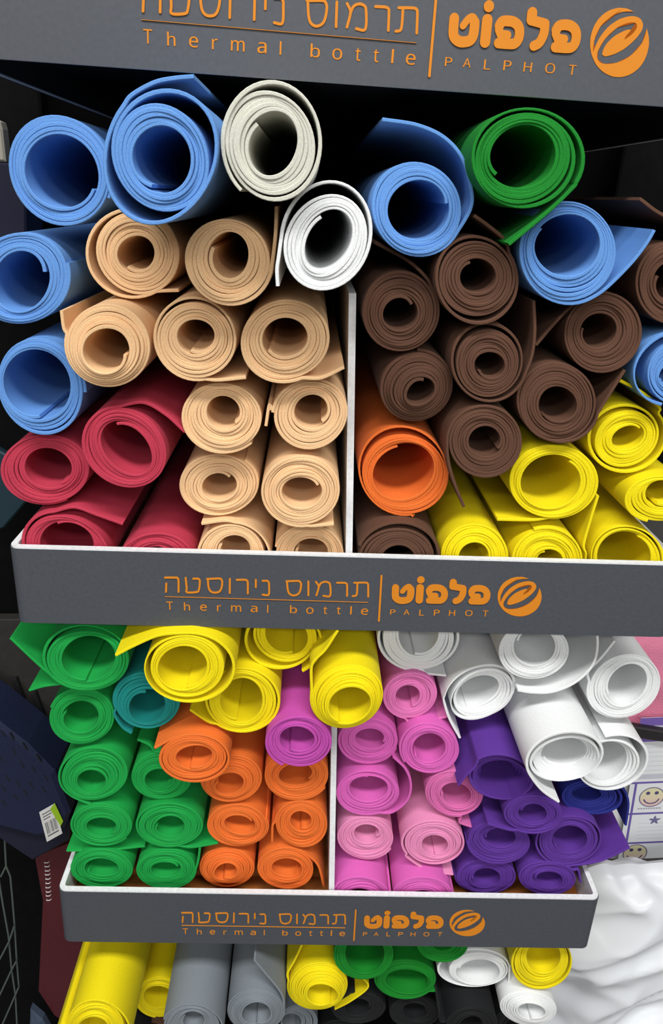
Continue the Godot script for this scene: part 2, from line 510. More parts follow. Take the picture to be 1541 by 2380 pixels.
func crumpled(w: float, h: float, depth: float, nx: int, ny: int, seed_value: int, dirn: Vector2, amp: float, shape := 0.35) -> ArrayMesh:
	var n1 := FastNoiseLite.new()
	n1.seed = seed_value
	n1.noise_type = FastNoiseLite.TYPE_SIMPLEX
	n1.frequency = 1.0
	n1.fractal_octaves = 1
	var st := SurfaceTool.new()
	st.begin(Mesh.PRIMITIVE_TRIANGLES)
	var P := []
	var side := Vector2(-dirn.y, dirn.x)
	for s in 2:
		var g := []
		for j in ny + 1:
			var row := PackedVector3Array()
			for i in nx + 1:
				var u := 2.0 * i / nx - 1.0
				var v := 2.0 * j / ny - 1.0
				# square to rounded square
				var x := u * sqrt(1.0 - shape * v * v)
				var y := v * sqrt(1.0 - shape * u * u)
				var q := Vector2(x * w * 0.5, y * h * 0.5)
				var a := q.dot(dirn)
				var b := q.dot(side)
				var e: float = pow(max(0.0, 1.0 - pow(abs(u), 3.0)), 0.5) * pow(max(0.0, 1.0 - pow(abs(v), 3.0)), 0.5)
				var f1: float = 1.0 - sqrt(pow(n1.get_noise_2d(a * 2.2, b * 8.0 + sin(a * 9.0) * 0.25) * 2.2, 2.0) + 0.012)
				f1 = max(f1, -0.35)
				var f2: float = 1.0 - sqrt(pow(n1.get_noise_2d(a * 6.0 + 9.0, b * 17.0 + 4.0) * 2.2, 2.0) + 0.006)
				var z: float = depth * e + (amp * f1 + amp * 0.22 * f2) * min(1.0, e * 1.6)
				z = max(z, 0.003 * min(1.0, e * 4.0))
				var wob := n1.get_noise_2d(q.x * 16.0 + 50.0, q.y * 16.0) * 0.009
				row.append(Vector3(q.x + wob * abs(u), q.y + wob * abs(v), z if s == 0 else -z * 0.6))
			g.append(row)
		P.append(g)
	for s in 2:
		st.set_smooth_group(s)
		for j in ny:
			for i in nx:
				var q := [P[s][j][i], P[s][j][i + 1], P[s][j + 1][i + 1], P[s][j + 1][i]]
				for k in ([0, 2, 1, 0, 3, 2] if s == 0 else [0, 1, 2, 0, 2, 3]): st.add_vertex(q[k])
	st.index()
	st.generate_normals()
	return st.commit()

func planner_texture() -> ImageTexture:
	# a printed planner sheet: pale panels ruled in purple, a smiling round face, stars
	var W := 512
	var Hh := 768
	var im := Image.create(W, Hh, true, Image.FORMAT_RGB8)
	im.fill(Color(0.86, 0.87, 0.88))
	var purple := Color(0.40, 0.34, 0.62)
	var ink := Color(0.30, 0.27, 0.42)
	im.fill_rect(Rect2i(0, 0, W, 120), Color(0.45, 0.36, 0.66))
	im.fill_rect(Rect2i(60, 40, 46, 30), Color(0.75, 0.74, 0.80))
	im.fill_rect(Rect2i(70, 62, 70, 8), Color(0.14, 0.12, 0.16))
	im.fill_rect(Rect2i(90, 92, 56, 10), Color(0.80, 0.78, 0.86))
	im.fill_rect(Rect2i(180, 20, 60, 80), Color(0.62, 0.56, 0.76))
	for y in [330, 500, 668]: im.fill_rect(Rect2i(0, y, W, 10), purple)
	im.fill_rect(Rect2i(20, 330, 10, 440), purple)
	for k in 7: im.fill_rect(Rect2i(40, 150 + k * 24, 420, 2), Color(0.72, 0.74, 0.80))
	im.fill_rect(Rect2i(0, 290, W, 26), Color(0.74, 0.75, 0.79))
	for k in 5: im.fill_rect(Rect2i(60, 560 + k * 22, 400, 2), Color(0.74, 0.75, 0.80))
	for k in 4: im.fill_rect(Rect2i(190, 370 + k * 28, 290, 2), Color(0.66, 0.67, 0.74))
	for k in 2: im.fill_rect(Rect2i(186 + k * 296, 362, 2, 120), Color(0.66, 0.67, 0.74))
	for k in 9: im.fill_rect(Rect2i(50 + k * 11, 474, 7, 7), Color(0.55, 0.55, 0.62))
	var faces := [Vector2(100, 415), Vector2(70, 735)]
	for c in faces:
		for y in range(-56, 57):
			for x in range(-56, 57):
				var d := Vector2(x, y).length()
				var q := Vector2i(int(c.x) + x, int(c.y) + y)
				if d > 54.0 or q.x < 0 or q.y >= Hh: continue
				var col := Color(0.84, 0.82, 0.66).lerp(Color(0.86, 0.72, 0.72), clamp((y + 20) / 70.0, 0.0, 1.0))
				if d > 49.0: col = Color(0.45, 0.42, 0.52)
				if Vector2((abs(x) - 18) / 9.0, (y + 22) / 9.0).length() < 1.0: col = ink
				var sm := Vector2(x, y - 2).length()
				if sm > 30.0 and sm < 36.0 and y > 10: col = ink
				im.set_pixelv(q, col)
	var sc := [Vector2(130, 545), Vector2(330, 175)]
	for k in 2:
		var c: Vector2 = sc[k]
		for y in range(-28, 29):
			for x in range(-28, 29):
				var a := atan2(float(x), -float(y))
				var lim := 26.0 * (0.40 + 0.60 * pow(abs(1.0 - 2.0 * fposmod(a / TAU * 5.0, 1.0)), 1.3))
				if Vector2(x, y).length() < lim: im.set_pixel(int(c.x) + x, int(c.y) + y, Color(0.42, 0.40, 0.56) if k == 0 else Color(0.55, 0.66, 0.84))
	im.generate_mipmaps()
	return ImageTexture.create_from_image(im)

func tag_texture() -> ImageTexture:
	var im := Image.create(128, 128, true, Image.FORMAT_RGB8)
	im.fill(Color(0.80, 0.80, 0.80))
	rng.seed = 77
	var x := 20
	while x < 108:
		var w := rng.randi_range(1, 4)
		im.fill_rect(Rect2i(x, 52, w, 48), Color(0.12, 0.12, 0.14))
		x += w + rng.randi_range(2, 5)
	im.fill_rect(Rect2i(18, 106, 90, 5), Color(0.3, 0.3, 0.32))
	for k in 3: im.fill_rect(Rect2i(16, 14 + k * 11, 90 - k * 16, 4), Color(0.36, 0.36, 0.38))
	im.generate_mipmaps()
	return ImageTexture.create_from_image(im)

func slab(called: String, label: String, category: String, a: Array, z: float, thick: float, m: Material, b := 0.0015) -> MeshInstance3D:
	# a board or sheet with the outline a (millimetres, world x and y), its front at z
	var p := points(a)
	var c := Vector2.ZERO
	for v in p: c += v / p.size()
	for i in p.size(): p[i] -= c
	var o := put(called, prism(p, -thick, 0.0, b), m, self)
	o.position = Vector3(c.x, c.y, z)
	tag(o, label, category)
	return o

func ceiling_lamp(at: Vector3, length: float, width: float, power: float, label: String):
	var o := thing("ceiling_lamp", label, "ceiling lamp", at, "ceiling lamps of the shop")
	var hs := put("housing", bevel_box(Vector3(length + 0.06, 0.05, width + 0.06), 0.006), M.lamp_metal, o)
	hs.position = Vector3(0, 0.03, 0)
	put("diffuser", bevel_box(Vector3(length, 0.012, width), 0.003), M.lamp_glow, o)
	var l := AreaLight3D.new()
	l.name = "lamp_light"
	o.add_child(l, true)
	l.position = Vector3(0, -0.012, 0)
	l.rotation.x = -PI * 0.5
	l.area_size = Vector2(length, width)
	l.light_color = Color(1.0, 0.995, 0.985)
	l.light_energy = power
	l.area_range = 12.0
	l.area_attenuation = 2.0
	l.shadow_enabled = true

# ------------------------------------------------------------------ scene
func _ready():
	# camera
	var cam := Camera3D.new()
	cam.name = "camera"
	add_child(cam)
	cam.position = Vector3(-0.0390, 1.3775, 0.4658)
	cam.rotation = Vector3(-0.40271, -0.04455, 0.05450)
	cam.fov = rad_to_deg(2.0 * atan(1190.0 / 1720.0))
	cam.near = 0.02
	cam.current = true
	# air and exposure
	var we := WorldEnvironment.new()
	we.name = "environment"
	var env := Environment.new()
	env.background_mode = Environment.BG_COLOR
	env.background_color = Color(0.02, 0.02, 0.02)
	env.tonemap_mode = Environment.TONE_MAPPER_LINEAR
	env.tonemap_exposure = 1.08
	env.sdfgi_enabled = true
	env.ssao_enabled = true
	env.ssil_enabled = true
	we.environment = env
	add_child(we)
	rng.seed = 20240

	# materials
	var fine := grain(3, 0.09, 0.90, 1.0)
	var fine_n := bumps(5, 0.11, 3.0)
	var spec_n := bumps(8, 0.05, 4.0)
	var foam := {"blue": Color(0.39, 0.59, 0.855), "white": Color(0.925, 0.935, 0.94), "offwhite": Color(0.82, 0.82, 0.77), "beige": Color(0.95, 0.78, 0.59),
		"dgreen": Color(0.06, 0.50, 0.14), "brown": Color(0.37, 0.25, 0.19), "orange": Color(0.92, 0.45, 0.18), "yellow": Color(0.95, 0.87, 0.05),
		"red": Color(0.74, 0.22, 0.31), "green": Color(0.09, 0.62, 0.27), "teal": Color(0.08, 0.52, 0.50), "magenta": Color(0.75, 0.30, 0.67),
		"pink": Color(0.88, 0.47, 0.72), "orchid": Color(0.85, 0.39, 0.72), "pinkd": Color(0.84, 0.42, 0.67), "lpink": Color(0.91, 0.56, 0.74),
		"purple": Color(0.36, 0.20, 0.58), "navy": Color(0.15, 0.18, 0.52), "grey": Color(0.50, 0.53, 0.56), "black": Color(0.10, 0.105, 0.115)}
	for k in foam:
		var m := surface(foam[k], 0.72, fine, fine_n, 30.0, 0.35)
		m.normal_scale = 0.22
		m.rim_enabled = true
		m.rim = 0.15
		m.rim_tint = 0.6
		M[k] = m
	M.white_board = surface(Color(0.90, 0.91, 0.92), 0.55, fine, null, 10.0)
	M.slate = surface(Color(0.27, 0.285, 0.315), 0.62, grain(11, 0.12, 0.9, 1.0), null, 9.0)
	M.print = surface(Color(0.80, 0.49, 0.13), 0.6, null, null, 1.0, 0.3)
	M.kraft = surface(Color(0.74, 0.45, 0.18), 0.7, grain(14, 0.03, 0.75, 1.0), null, 6.0)
	M.charcoal = surface(Color(0.055, 0.055, 0.06), 0.85, grain(17, 0.05, 0.8, 1.0), null, 4.0, 0.2)
	M.shop_white = surface(Color(0.58, 0.58, 0.57), 0.8, grain(19, 0.02, 0.94, 1.0), null, 1.0)
	M.shop_floor = surface(Color(0.36, 0.35, 0.33), 0.35, grain(21, 0.03, 0.85, 1.0), null, 1.5)
	M.lamp_metal = surface(Color(0.85, 0.85, 0.85), 0.4)
	M.lamp_glow = surface(Color(0.95, 0.95, 0.95), 0.5)
	M.lamp_glow.emission_enabled = true
	M.lamp_glow.emission = Color(1.0, 0.995, 0.985)
	M.lamp_glow.emission_energy_multiplier = 1.0

	# lamps: a row above the aisle in front of the display, others further off
	ceiling_lamp(Vector3(-0.1, 2.86, 0.95), 2.4, 0.30, 5.6, "long ceiling lamp over the aisle nearest to the display")
	ceiling_lamp(Vector3(0.0, 2.86, 2.7), 3.2, 0.30, 6.5, "long ceiling lamp second from the display")
	ceiling_lamp(Vector3(0.0, 2.86, 4.6), 3.2, 0.30, 7.5, "long ceiling lamp third from the display")
	ceiling_lamp(Vector3(0.0, 2.86, 6.6), 3.2, 0.30, 7.5, "long ceiling lamp furthest from the display")

	# the shop round the display
	structure("floor", box(Vector3(6.2, 0.1, 9.4)), M.shop_floor, Vector3(0, -0.05, 3.6))
	structure("ceiling", box(Vector3(6.2, 0.1, 9.4)), M.shop_white, Vector3(0, 2.98, 3.6))
	structure("wall_back", box(Vector3(6.2, 3.0, 0.1)), M.shop_white, Vector3(0, 1.45, -1.05))
	structure("wall_front", box(Vector3(6.2, 3.0, 0.1)), M.shop_white, Vector3(0, 1.45, 8.25))
	structure("wall_left", box(Vector3(0.1, 3.0, 9.4)), M.shop_white, Vector3(-3.05, 1.45, 3.6))
	structure("wall_right", box(Vector3(0.1, 3.0, 9.4)), M.shop_white, Vector3(3.05, 1.45, 3.6))

	# the display: back panel with feet, trays
	var stand := thing("display_stand", "dark back panel and base that carry the printed trays", "display stand", Vector3(0, 0, -0.42))
	var bp := put("back_panel", bevel_box(Vector3(0.70, 1.74, 0.016), 0.002), M.charcoal, stand)
	bp.position = Vector3(0, 0.89, 0.0)
	var bs := put("base", bevel_box(Vector3(0.50, 0.06, 0.44), 0.004), M.charcoal, stand)
	bs.position = Vector3(0, 0.03, 0.20)
	lettering = lettering_mesh()
	emblem = prism(points(print_emblem()), 0.0, 0.0002)
	var T: Array = [[-0.0021, 1.1449, -0.0017, 0.0094, 0.0591, 0.0004, 0.0011, 0.0001], [0.0005, 1.4923, 0.0014, -0.0095, 0.0579, 0.0001, 0.0004, -0.003], [0.0016, 0.8128, 0.0002, -0.0005, 0.06, -0.0006, -0.0014, 0.0038], [0.003, 0.54, 0.0, 0.0, 0.059, 0.0, 0.0, 0.0]]
	tray("grey printed tray at the top of the picture, only its front panel in view", T[1], 0.045, 0.0)
	tray("grey printed tray across the middle with a white rim and blue, beige and brown rolls", T[0], 0.045, 0.176)
	tray("grey printed tray below the middle one, both of its front corners in view", T[2], 0.031, 0.165)
	tray("lowest tray, only its rolls in view at the bottom edge of the picture", T[3], 0.031, 0.0)

	# rolled foam sheets
	roll("blue", "blue foam roll at the top left corner of the upper compartment, wide dark hole", "blue foam rolls on the middle tray", Vector3(-0.1860, 1.3825, -0.010), [0, 0, 30.5, 1.6, 1.4, -30.5], [], [0.9, -0.4, 19.7, 1, 0.1, -18.5], [28, 1, 5, 0], null, [], [])
	roll("blue", "big blue foam roll whose loose outer turn reaches up to the top box front", "blue foam rolls on the middle tray", Vector3(-0.1143, 1.3925, 0.060), [0, 0, 28.5, 1.5, -5.5, -33.1], [-0.1, -1.7, 24.4, 1.2, 2.3, -25.5], [0.1, -2.2, 13.5, 0.7, -0.2, -13.5], [113, 1, 6, 0], 222, [-12.9, 24.8, -2.1, 30.5, 7.5, 32.8, 16.8, 34], [])
	roll("offwhite", "off-white foam roll touching the top box front, right of the big blue roll", "off-white foam rolls on the middle tray", Vector3(-0.0603, 1.3995, 0.055), [0, 0, 25.5, 1.3, 0.7, -28.2], [-0.3, -0.2, 23.2, 1.2, 3.1, -24.4], [-0.1, 0.3, 11.3, 0.6, -1.9, -13.3], [223, -1, 6, 0], 130, [], [])
	roll("beige", "beige foam roll directly below the big blue roll, detached outer turn at its left", "beige foam rolls on the middle tray", Vector3(-0.1466, 1.3392, -0.010), [0, 0, 28.7, 1.4, -0.9, -26.4], [2.9, 1.1, 25.5, 1.2, 0.8, -24.4], [2.5, 0.3, 9.7, 0.5, -0.8, -9.2], [125, -1, 8, 0], 60, [27, -19.8], [])
	roll("beige", "beige foam roll below the off-white roll with a flap standing upright at its right", "beige foam rolls on the middle tray", Vector3(-0.0855, 1.3398, 0.025), [0, 0, 25.7, 1.2, 1.1, -24.1], [], [0.7, 4.4, 9.5, 0.5, -0.5, -11.5], [200, -1, 7, 0], 5, [26.4, 15.4, 26.8, 31], [])
	roll("blue", "blue foam roll cut by the left picture edge, upper of the two there", "blue foam rolls on the middle tray", Vector3(-0.2155, 1.3220, -0.010), [0, 0, 31.2, 1.5, -4.4, -28.1], [], [-0.2, -2, 15.2, 0.7, -3.2, -17.2], [-20, -1, 6, 0], null, [], [])
	roll("white", "white foam roll leaning under the off-white one, its end hanging down at the left", "white foam rolls on the middle tray", Vector3(-0.0312, 1.3573, 0.045), [0, 0, 24.9, 1.2, -1.1, -28.2], [0.7, -2.8, 22.5, 1.1, -1.8, -24.3], [0.9, -1.7, 11.4, 0.6, -3.3, -14.5], [235, -1, 6, 0], 180, [-25, -11.1, -25.8, -18, -25.2, -26.5], [])
	roll("blue", "blue foam roll right of the white ones with a long flap arching over it", "blue foam rolls on the middle tray", Vector3(0.0224, 1.3728, 0.000), [0, 0, 27.4, 1.4, 4.1, -26.6], [], [0.3, 0.3, 16.6, 0.8, 0.8, -15.2], [-12, -1, 5, 0], 30, [31.2, 2.7, 29.5, 14.5, 22.6, 28.8, 11.2, 38.5, -4.5, 43.8, -24.2, 45.6], [])
	roll("dgreen", "dark green foam roll at the top right with a flap pointing down", "green foam rolls on the middle tray", Vector3(0.0779, 1.4014, 0.020), [0, 0, 31.5, 1.6, 4.2, -25.4], [-2.3, -0.5, 27.9, 1.4, 1.5, -23.7], [-3.5, 1.9, 17.2, 0.9, 0.4, -14.2], [140, 1, 6, 0], 28, [27.5, -12.7, 16.9, -24.5, -4, -44.1], [])
	roll("blue", "blue foam roll right below the dark green one, wide pointed flap at its right", "blue foam rolls on the middle tray", Vector3(0.1137, 1.3528, 0.005), [0, 0, 29.8, 1.4, 6.1, -29.6], [], [-1.9, 5.1, 18.7, 0.9, 1.4, -16], [215, -1, 6, 0], 62, [27, -18, 39, -3.3, 45.9, 8.4, 48.9, 16], [])
	roll("brown", "brown foam roll under the dark green roll's flap, its own flap at the top left", "brown foam rolls on the middle tray", Vector3(0.0622, 1.3356, 0.000), [0, 0, 25.8, 1.2, 4.5, -26.9], [-0.3, 0, 23.9, 1.1, 3.1, -23.1], [0, 1.6, 9.8, 0.5, 1.1, -8.6], [245, -1, 8, 0], -35, [14, 23.1, 3, 30.6, -6.1, 35.7], [])
	roll("brown", "brown foam roll topmost beside the divider, below the flapped blue roll", "brown foam rolls on the middle tray", Vector3(0.0190, 1.3126, -0.015), [0, 0, 25.4, 1.2, 2.1, -26.2], [], [-0.2, -1.6, 9.7, 0.5, 0.3, -9], [-40, -1, 8, 0], -35, [14.4, 21.4, 2.3, 30.7, -18.5, 40.1], [])
	roll("brown", "brown foam roll in the middle of the brown ones, tall upright flap at its right", "brown foam rolls on the middle tray", Vector3(0.0779, 1.2847, -0.005), [0, 0, 25, 1.1, 4.1, -26.3], [-1.1, -0.1, 21.3, 1, 2.5, -22.7], [1, -1.8, 8.5, 0.4, 1.6, -7.4], [150, -1, 8, 0], 20, [26.7, 5.8, 26.1, 21.2, 22.5, 39.5], [])
	roll("brown", "brown foam roll with a flap stretched out to the left, right of the upright flap", "brown foam rolls on the middle tray", Vector3(0.1494, 1.3053, -0.010), [0, 0, 26, 1.2, 4.6, -26.1], [], [-3, 1.7, 10.4, 0.5, 0.8, -9.8], [190, -1, 8, 0], 250, [-23.2, 15.4, -31.5, 5.3, -41.4, -9.2], [])
	roll("brown", "brown foam roll just above the large yellow roll", "brown foam rolls on the middle tray", Vector3(0.1288, 1.2587, -0.010), [0, 0, 28, 1.2, 6.7, -27.2], [-1.6, -0.1, 25.8, 1.1, 5.1, -26.9], [-0.2, -1, 11.4, 0.5, 2.1, -10.9], [140, -1, 8, 0], 15, [32.7, 6.8, 39.9, 24.2], [])
	roll("brown", "brown foam roll leaning against the divider above the orange roll", "brown foam rolls on the middle tray", Vector3(0.0342, 1.2638, -0.020), [0, 0, 25.6, 1.1, 1.4, -25.1], [], [2.2, -1.6, 7.9, 0.4, -1.6, -7.6], [270, -1, 8, 8], null, [], [])
	roll("brown", "brown foam roll right of the orange one, flap hanging down at its left", "brown foam rolls on the middle tray", Vector3(0.0822, 1.2311, -0.005), [0, 0, 26, 1.1, 3.5, -26.3], [], [-0.1, 1.6, 9.9, 0.4, 1.4, -9.3], [35, -1, 8, 0], 190, [-23.5, -11.9, -17.9, -27.8, -8.3, -47.3], [])
	roll("orange", "orange foam roll against the divider, alone among the brown ones", "orange foam rolls on the middle tray", Vector3(0.0316, 1.2028, -0.020), [0, 0, 32.1, 1.3, 4.6, -33.7], [0.8, -2, 30.4, 1.3, 4, -29.3], [-0.5, 0, 20.4, 0.9, -1.8, -20], [250, -1, 6, 0], 80, [8.9, -33.9], [])
	roll("brown", "brown foam roll at the bottom beside the divider, below the orange roll", "brown foam rolls on the middle tray", Vector3(0.0319, 1.1409, -0.010), [0, 0, 30.6, 1.2, 1.6, -28.3], [0.1, -1.3, 27.4, 1.1, 1.3, -24.3], [0.7, -3.8, 10.9, 0.4, 0.6, -11.7], [200, -1, 8, 0], null, [], [])
	roll("yellow", "yellow foam roll in the bottom row right of the lowest brown one", "yellow foam rolls on the middle tray", Vector3(0.0889, 1.1406, -0.015), [0, 0, 26, 1, 3.4, -27.7], [], [-2.1, 3.3, 10.3, 0.4, 0.7, -10.8], [30, -1, 8, 6], null, [], [])
	roll("yellow", "yellow foam roll in the bottom row with a small hole, below the large yellow roll", "yellow foam rolls on the middle tray", Vector3(0.1421, 1.1395, -0.015), [0, 0, 27.2, 1, 4.5, -27.4], [], [2.1, -0.3, 8.7, 0.3, 1.9, -8.8], [250, -1, 9, 0], null, [], [])
	roll("yellow", "yellow foam roll in the bottom row with an upright flap at its left", "yellow foam rolls on the middle tray", Vector3(0.1997, 1.1421, -0.015), [0, 0, 29.7, 1.1, 6, -29.7], [2, -0.3, 25.7, 1, 7.5, -27.3], [-1.6, 3.8, 19.2, 0.7, 2.9, -18.6], [-60, 1, 5, 0], 190, [-32.3, 11.4, -31.3, 29.2, -29.3, 50], [])
	roll("yellow", "large yellow foam roll with a wide oval hole and a flat flap to the left", "yellow foam rolls on the middle tray", Vector3(0.1367, 1.2014, -0.015), [0, 0, 32.4, 1.3, 5, -28.2], [], [-1.6, -0.3, 20.3, 0.8, 1.7, -18.8], [-55, 1, 5, 0], 95, [-11.3, -29.7, -35.5, -30.2], [])
	roll("yellow", "yellow foam roll below the small blue one, its flap rising to the upper left", "yellow foam rolls on the middle tray", Vector3(0.1840, 1.2351, -0.020), [0, 0, 28, 1.2, 4, -26.6], [-1.1, -1.7, 23, 1, 1.5, -21.3], [0.5, -0, 9.8, 0.4, -1, -7.9], [-50, -1, 7, 0], -40, [17.8, 21.9, 2.5, 32, -13, 38.7], [])
	roll("yellow", "yellow foam roll cut by the right picture edge, below the yellow roll with rising flap", "yellow foam rolls on the middle tray", Vector3(0.2133, 1.1928, -0.010), [0, 0, 26.5, 1.1, 3, -18.1], [], [-0.6, 6, 9.9, 0.4, 1.6, -8.8], [110, -1, 6, 0], null, [], [])
	roll("brown", "brown foam roll cut by the right picture edge, a flap above it", "brown foam rolls on the middle tray", Vector3(0.1875, 1.3384, -0.010), [0, 0, 24.5, 1.2, 5.5, -25.7], [], [-1, 0.7, 9.7, 0.5, 1, -10.3], [200, -1, 7, 0], -20, [24.8, 16.5, 11.2, 31.3, -15.4, 38.8, -31.4, 47], [])
	roll("blue", "blue foam roll cut by the right picture edge, between brown and yellow rolls", "blue foam rolls on the middle tray", Vector3(0.2024, 1.2856, -0.010), [0, 0, 28.6, 1.3, 0.5, -25.6], [4.6, -1.9, 23.6, 1.1, 3.8, -21.9], [1, -2.7, 9.8, 0.4, -3.3, -8.2], [150, -1, 7, 0], 100, [], [])
	roll("blue", "lowest blue foam roll at the left, resting on the red ones", "blue foam rolls on the middle tray", Vector3(-0.2077, 1.2551, -0.005), [0, 0, 28.3, 1.3, 0.5, -31.9], [-1.1, 0.7, 26.8, 1.2, -0.6, -30.5], [-3.7, 2.7, 20.2, 0.9, -1, -21], [85, 1, 5, 0], 5, [], [])
	roll("beige", "beige foam roll beside the left blue ones, its curled flap at the upper left", "beige foam rolls on the middle tray", Vector3(-0.1597, 1.2877, 0.010), [0, 0, 26.8, 1.2, -1.2, -26.4], [], [-0.4, -2.6, 12.1, 0.6, -1, -12.1], [10, 1, 7, 7], 195, [-26.1, 8.6, -26.6, 19], [])
	roll("beige", "beige foam roll in the middle of the second beige row, flap end beneath it", "beige foam rolls on the middle tray", Vector3(-0.1069, 1.2933, 0.010), [0, 0, 25.6, 1.2, 0.8, -25.8], [-0, -0.1, 23.9, 1.1, 0.2, -23], [0.7, 2.4, 10.1, 0.5, -0.2, -8.9], [110, -1, 8, 0], 80, [13.9, -24.4, 30.5, -22], [])
	roll("beige", "beige foam roll under the white one, long flap slanting up toward the divider", "beige foam rolls on the middle tray", Vector3(-0.0523, 1.2946, 0.010), [0, 0, 28.3, 1.3, -0.9, -25.9], [], [-0.3, 2.1, 12.4, 0.6, -0.2, -11.1], [140, -1, 7, 0], 65, [22.9, -21.2, 36.5, -14], [])
	roll("beige", "beige foam roll in the third beige row, right of the large red roll", "beige foam rolls on the middle tray", Vector3(-0.0924, 1.2413, 0.000), [0, 0, 27.2, 1.2, 0.4, -24.4], [], [1.4, 4.9, 9.8, 0.4, 0.4, -10], [45, -1, 8, 0], null, [], [])
	roll("beige", "beige foam roll in the third beige row, touching the divider", "beige foam rolls on the middle tray", Vector3(-0.0354, 1.2461, 0.000), [0, 0, 25.5, 1.1, -0.6, -25], [], [1, 3.2, 9.9, 0.4, -0.1, -10], [45, -1, 7, 0], 185, [-26.6, 6.1, -28.6, -8.1], [])
	roll("beige", "beige foam roll in the fourth beige row, right of the red ones", "beige foam rolls on the middle tray", Vector3(-0.0972, 1.1898, -0.015), [0, 0, 28.3, 1.2, -0.8, -24.1], [], [0.4, -1.5, 10.6, 0.4, -1, -9.6], [-50, -1, 8, 0], null, [], [])
	roll("beige", "beige foam roll in the fourth beige row, nearest to the divider", "beige foam rolls on the middle tray", Vector3(-0.0396, 1.1932, 0.000), [0, 0, 27.5, 1.1, 0.5, -26.9], [], [0, -0.6, 12.4, 0.5, -0, -9.9], [-30, -1, 8, 0], 80, [9, -25.7, 23.5, -23.8], [])
	roll("beige", "beige foam roll in the bottom row, right of the red ones", "beige foam rolls on the middle tray", Vector3(-0.0860, 1.1364, -0.010), [0, 0, 26.9, 1, 0.9, -28.1], [-1.8, -0.6, 23.9, 0.9, -0.1, -25.8], [0.6, 6.8, 10.3, 0.4, -0, -9.9], [200, -1, 8, 0], -85, [-7.2, 28.1, -22.5, 25.3], [])
	roll("beige", "beige foam roll in the bottom row against the divider", "beige foam rolls on the middle tray", Vector3(-0.0320, 1.1350, -0.015), [0, 0, 26.2, 1, 0.8, -27.6], [], [1.8, 5.6, 10.6, 0.4, 0.5, -9.6], [200, -1, 8, 0], null, [], [])
	roll("red", "large red foam roll with a flap pointing right to the beige ones", "red foam rolls on the middle tray", Vector3(-0.1560, 1.2190, 0.000), [0, 0, 28.3, 1.2, 2.5, -28.6], [], [1.7, -0.7, 14.2, 0.6, 4.9, -16.7], [-95, 1, 6, 0], -90, [13.3, 30.8, 27.2, 23.6, 39.5, 12.2], [])
	roll("red", "red foam roll at the far left, below the lowest blue roll", "red foam rolls on the middle tray", Vector3(-0.2146, 1.1955, -0.015), [0, 0, 31.5, 1.3, -3.6, -26.5], [], [2.7, 2.2, 14.7, 0.6, 0.2, -13.1], [60, -1, 7, 0], null, [], [])
	roll("red", "red foam roll in the bottom left corner with a broad flap, half hidden", "red foam rolls on the middle tray", Vector3(-0.2047, 1.1384, -0.010), [0, 0, 30.2, 1.2, 4, -28.9], [0.6, -0.8, 28.4, 1.1, 3.5, -25.4], [1.9, 5.1, 17.6, 0.7, -1, -16.2], [-110, 1, 6, 0], -95, [8.5, 32.1, 23.4, 27.1, 41.2, 20.7], [])
	roll("red", "red foam roll in the bottom row with its smooth side showing", "red foam rolls on the middle tray", Vector3(-0.1423, 1.1284, -0.010), [0, 0, 28.4, 1.1, -2.2, -26.2], [], [1.2, 3.4, 9.5, 0.4, -0.4, -9.4], [0, 1, 8, 0], null, [], [])
	roll("green", "green foam roll under the middle box front, large pointed flap at its left", "green foam rolls on the lower tray", Vector3(-0.1983, 1.0468, -0.010), [0, 0, 33, 1.1, -0.7, -30.7], [0.5, -2.9, 31.9, 1.1, -1.3, -26.8], [2, 0.2, 18.8, 0.6, -2.8, -19.8], [90, 1, 6, 0], 120, [-32.9, -10.4, -54, 15.8], [-18.8, -27.2, -34.5, -29.9, -46.9, -34.5])
	roll("green", "green foam roll beneath the flapped one, left of the teal roll", "green foam rolls on the lower tray", Vector3(-0.2090, 0.9832, -0.020), [0, 0, 27.1, 0.9, -3.4, -29.4], [], [-0.9, -0.6, 13.3, 0.4, -2.1, -14.2], [200, -1, 7, 0], null, [], [])
	roll("teal", "teal foam roll between green and yellow ones, the only teal one", "teal foam rolls on the lower tray", Vector3(-0.1550, 1.0049, -0.015), [0, 0, 27.1, 0.9, -0.1, -27.7], [], [-0.7, -6.3, 13.1, 0.4, -1.6, -15], [-95, -1, 6, 0], 165, [-26.2, -14.9, -20.6, -26.9, -13.9, -32.7], [])
	roll("yellow", "yellow foam roll at the upper left with its flap reaching over the green roll", "yellow foam rolls on the lower tray", Vector3(-0.1176, 1.0545, 0.010), [0, 0, 34.7, 1.2, -0.5, -30.9], [-0.6, 0.9, 27.6, 0.9, -0.2, -27], [-3.8, 0.1, 17.3, 0.6, -1.6, -17.8], [75, -1, 6, 0], 265, [-20.3, 27, -38.2, 17.8, -51.9, 9.1], [])
	roll("yellow", "yellow foam roll with a small flap to the left, above the orange ones", "yellow foam rolls on the lower tray", Vector3(-0.0803, 1.0109, -0.010), [0, 0, 30.5, 1, 0.1, -31], [0.4, 0.3, 27.4, 0.9, 0.5, -29.7], [-0.2, 0.9, 15.5, 0.5, -1, -19.6], [100, 1, 6, 0], 130, [-26.4, -21.1, -40.2, -10], [])
	roll("yellow", "yellow foam roll half hidden by the middle box front, with a loose outer turn", "yellow foam rolls on the lower tray", Vector3(-0.0493, 1.0581, -0.020), [0, 0, 30.7, 1.1, 1, -31.2], [0.9, 6.6, 25.2, 0.9, 1.9, -24.9], [2.5, 8.9, 14.8, 0.5, 2.6, -16.7], [80, 1, 5, 0], 60, [], [])
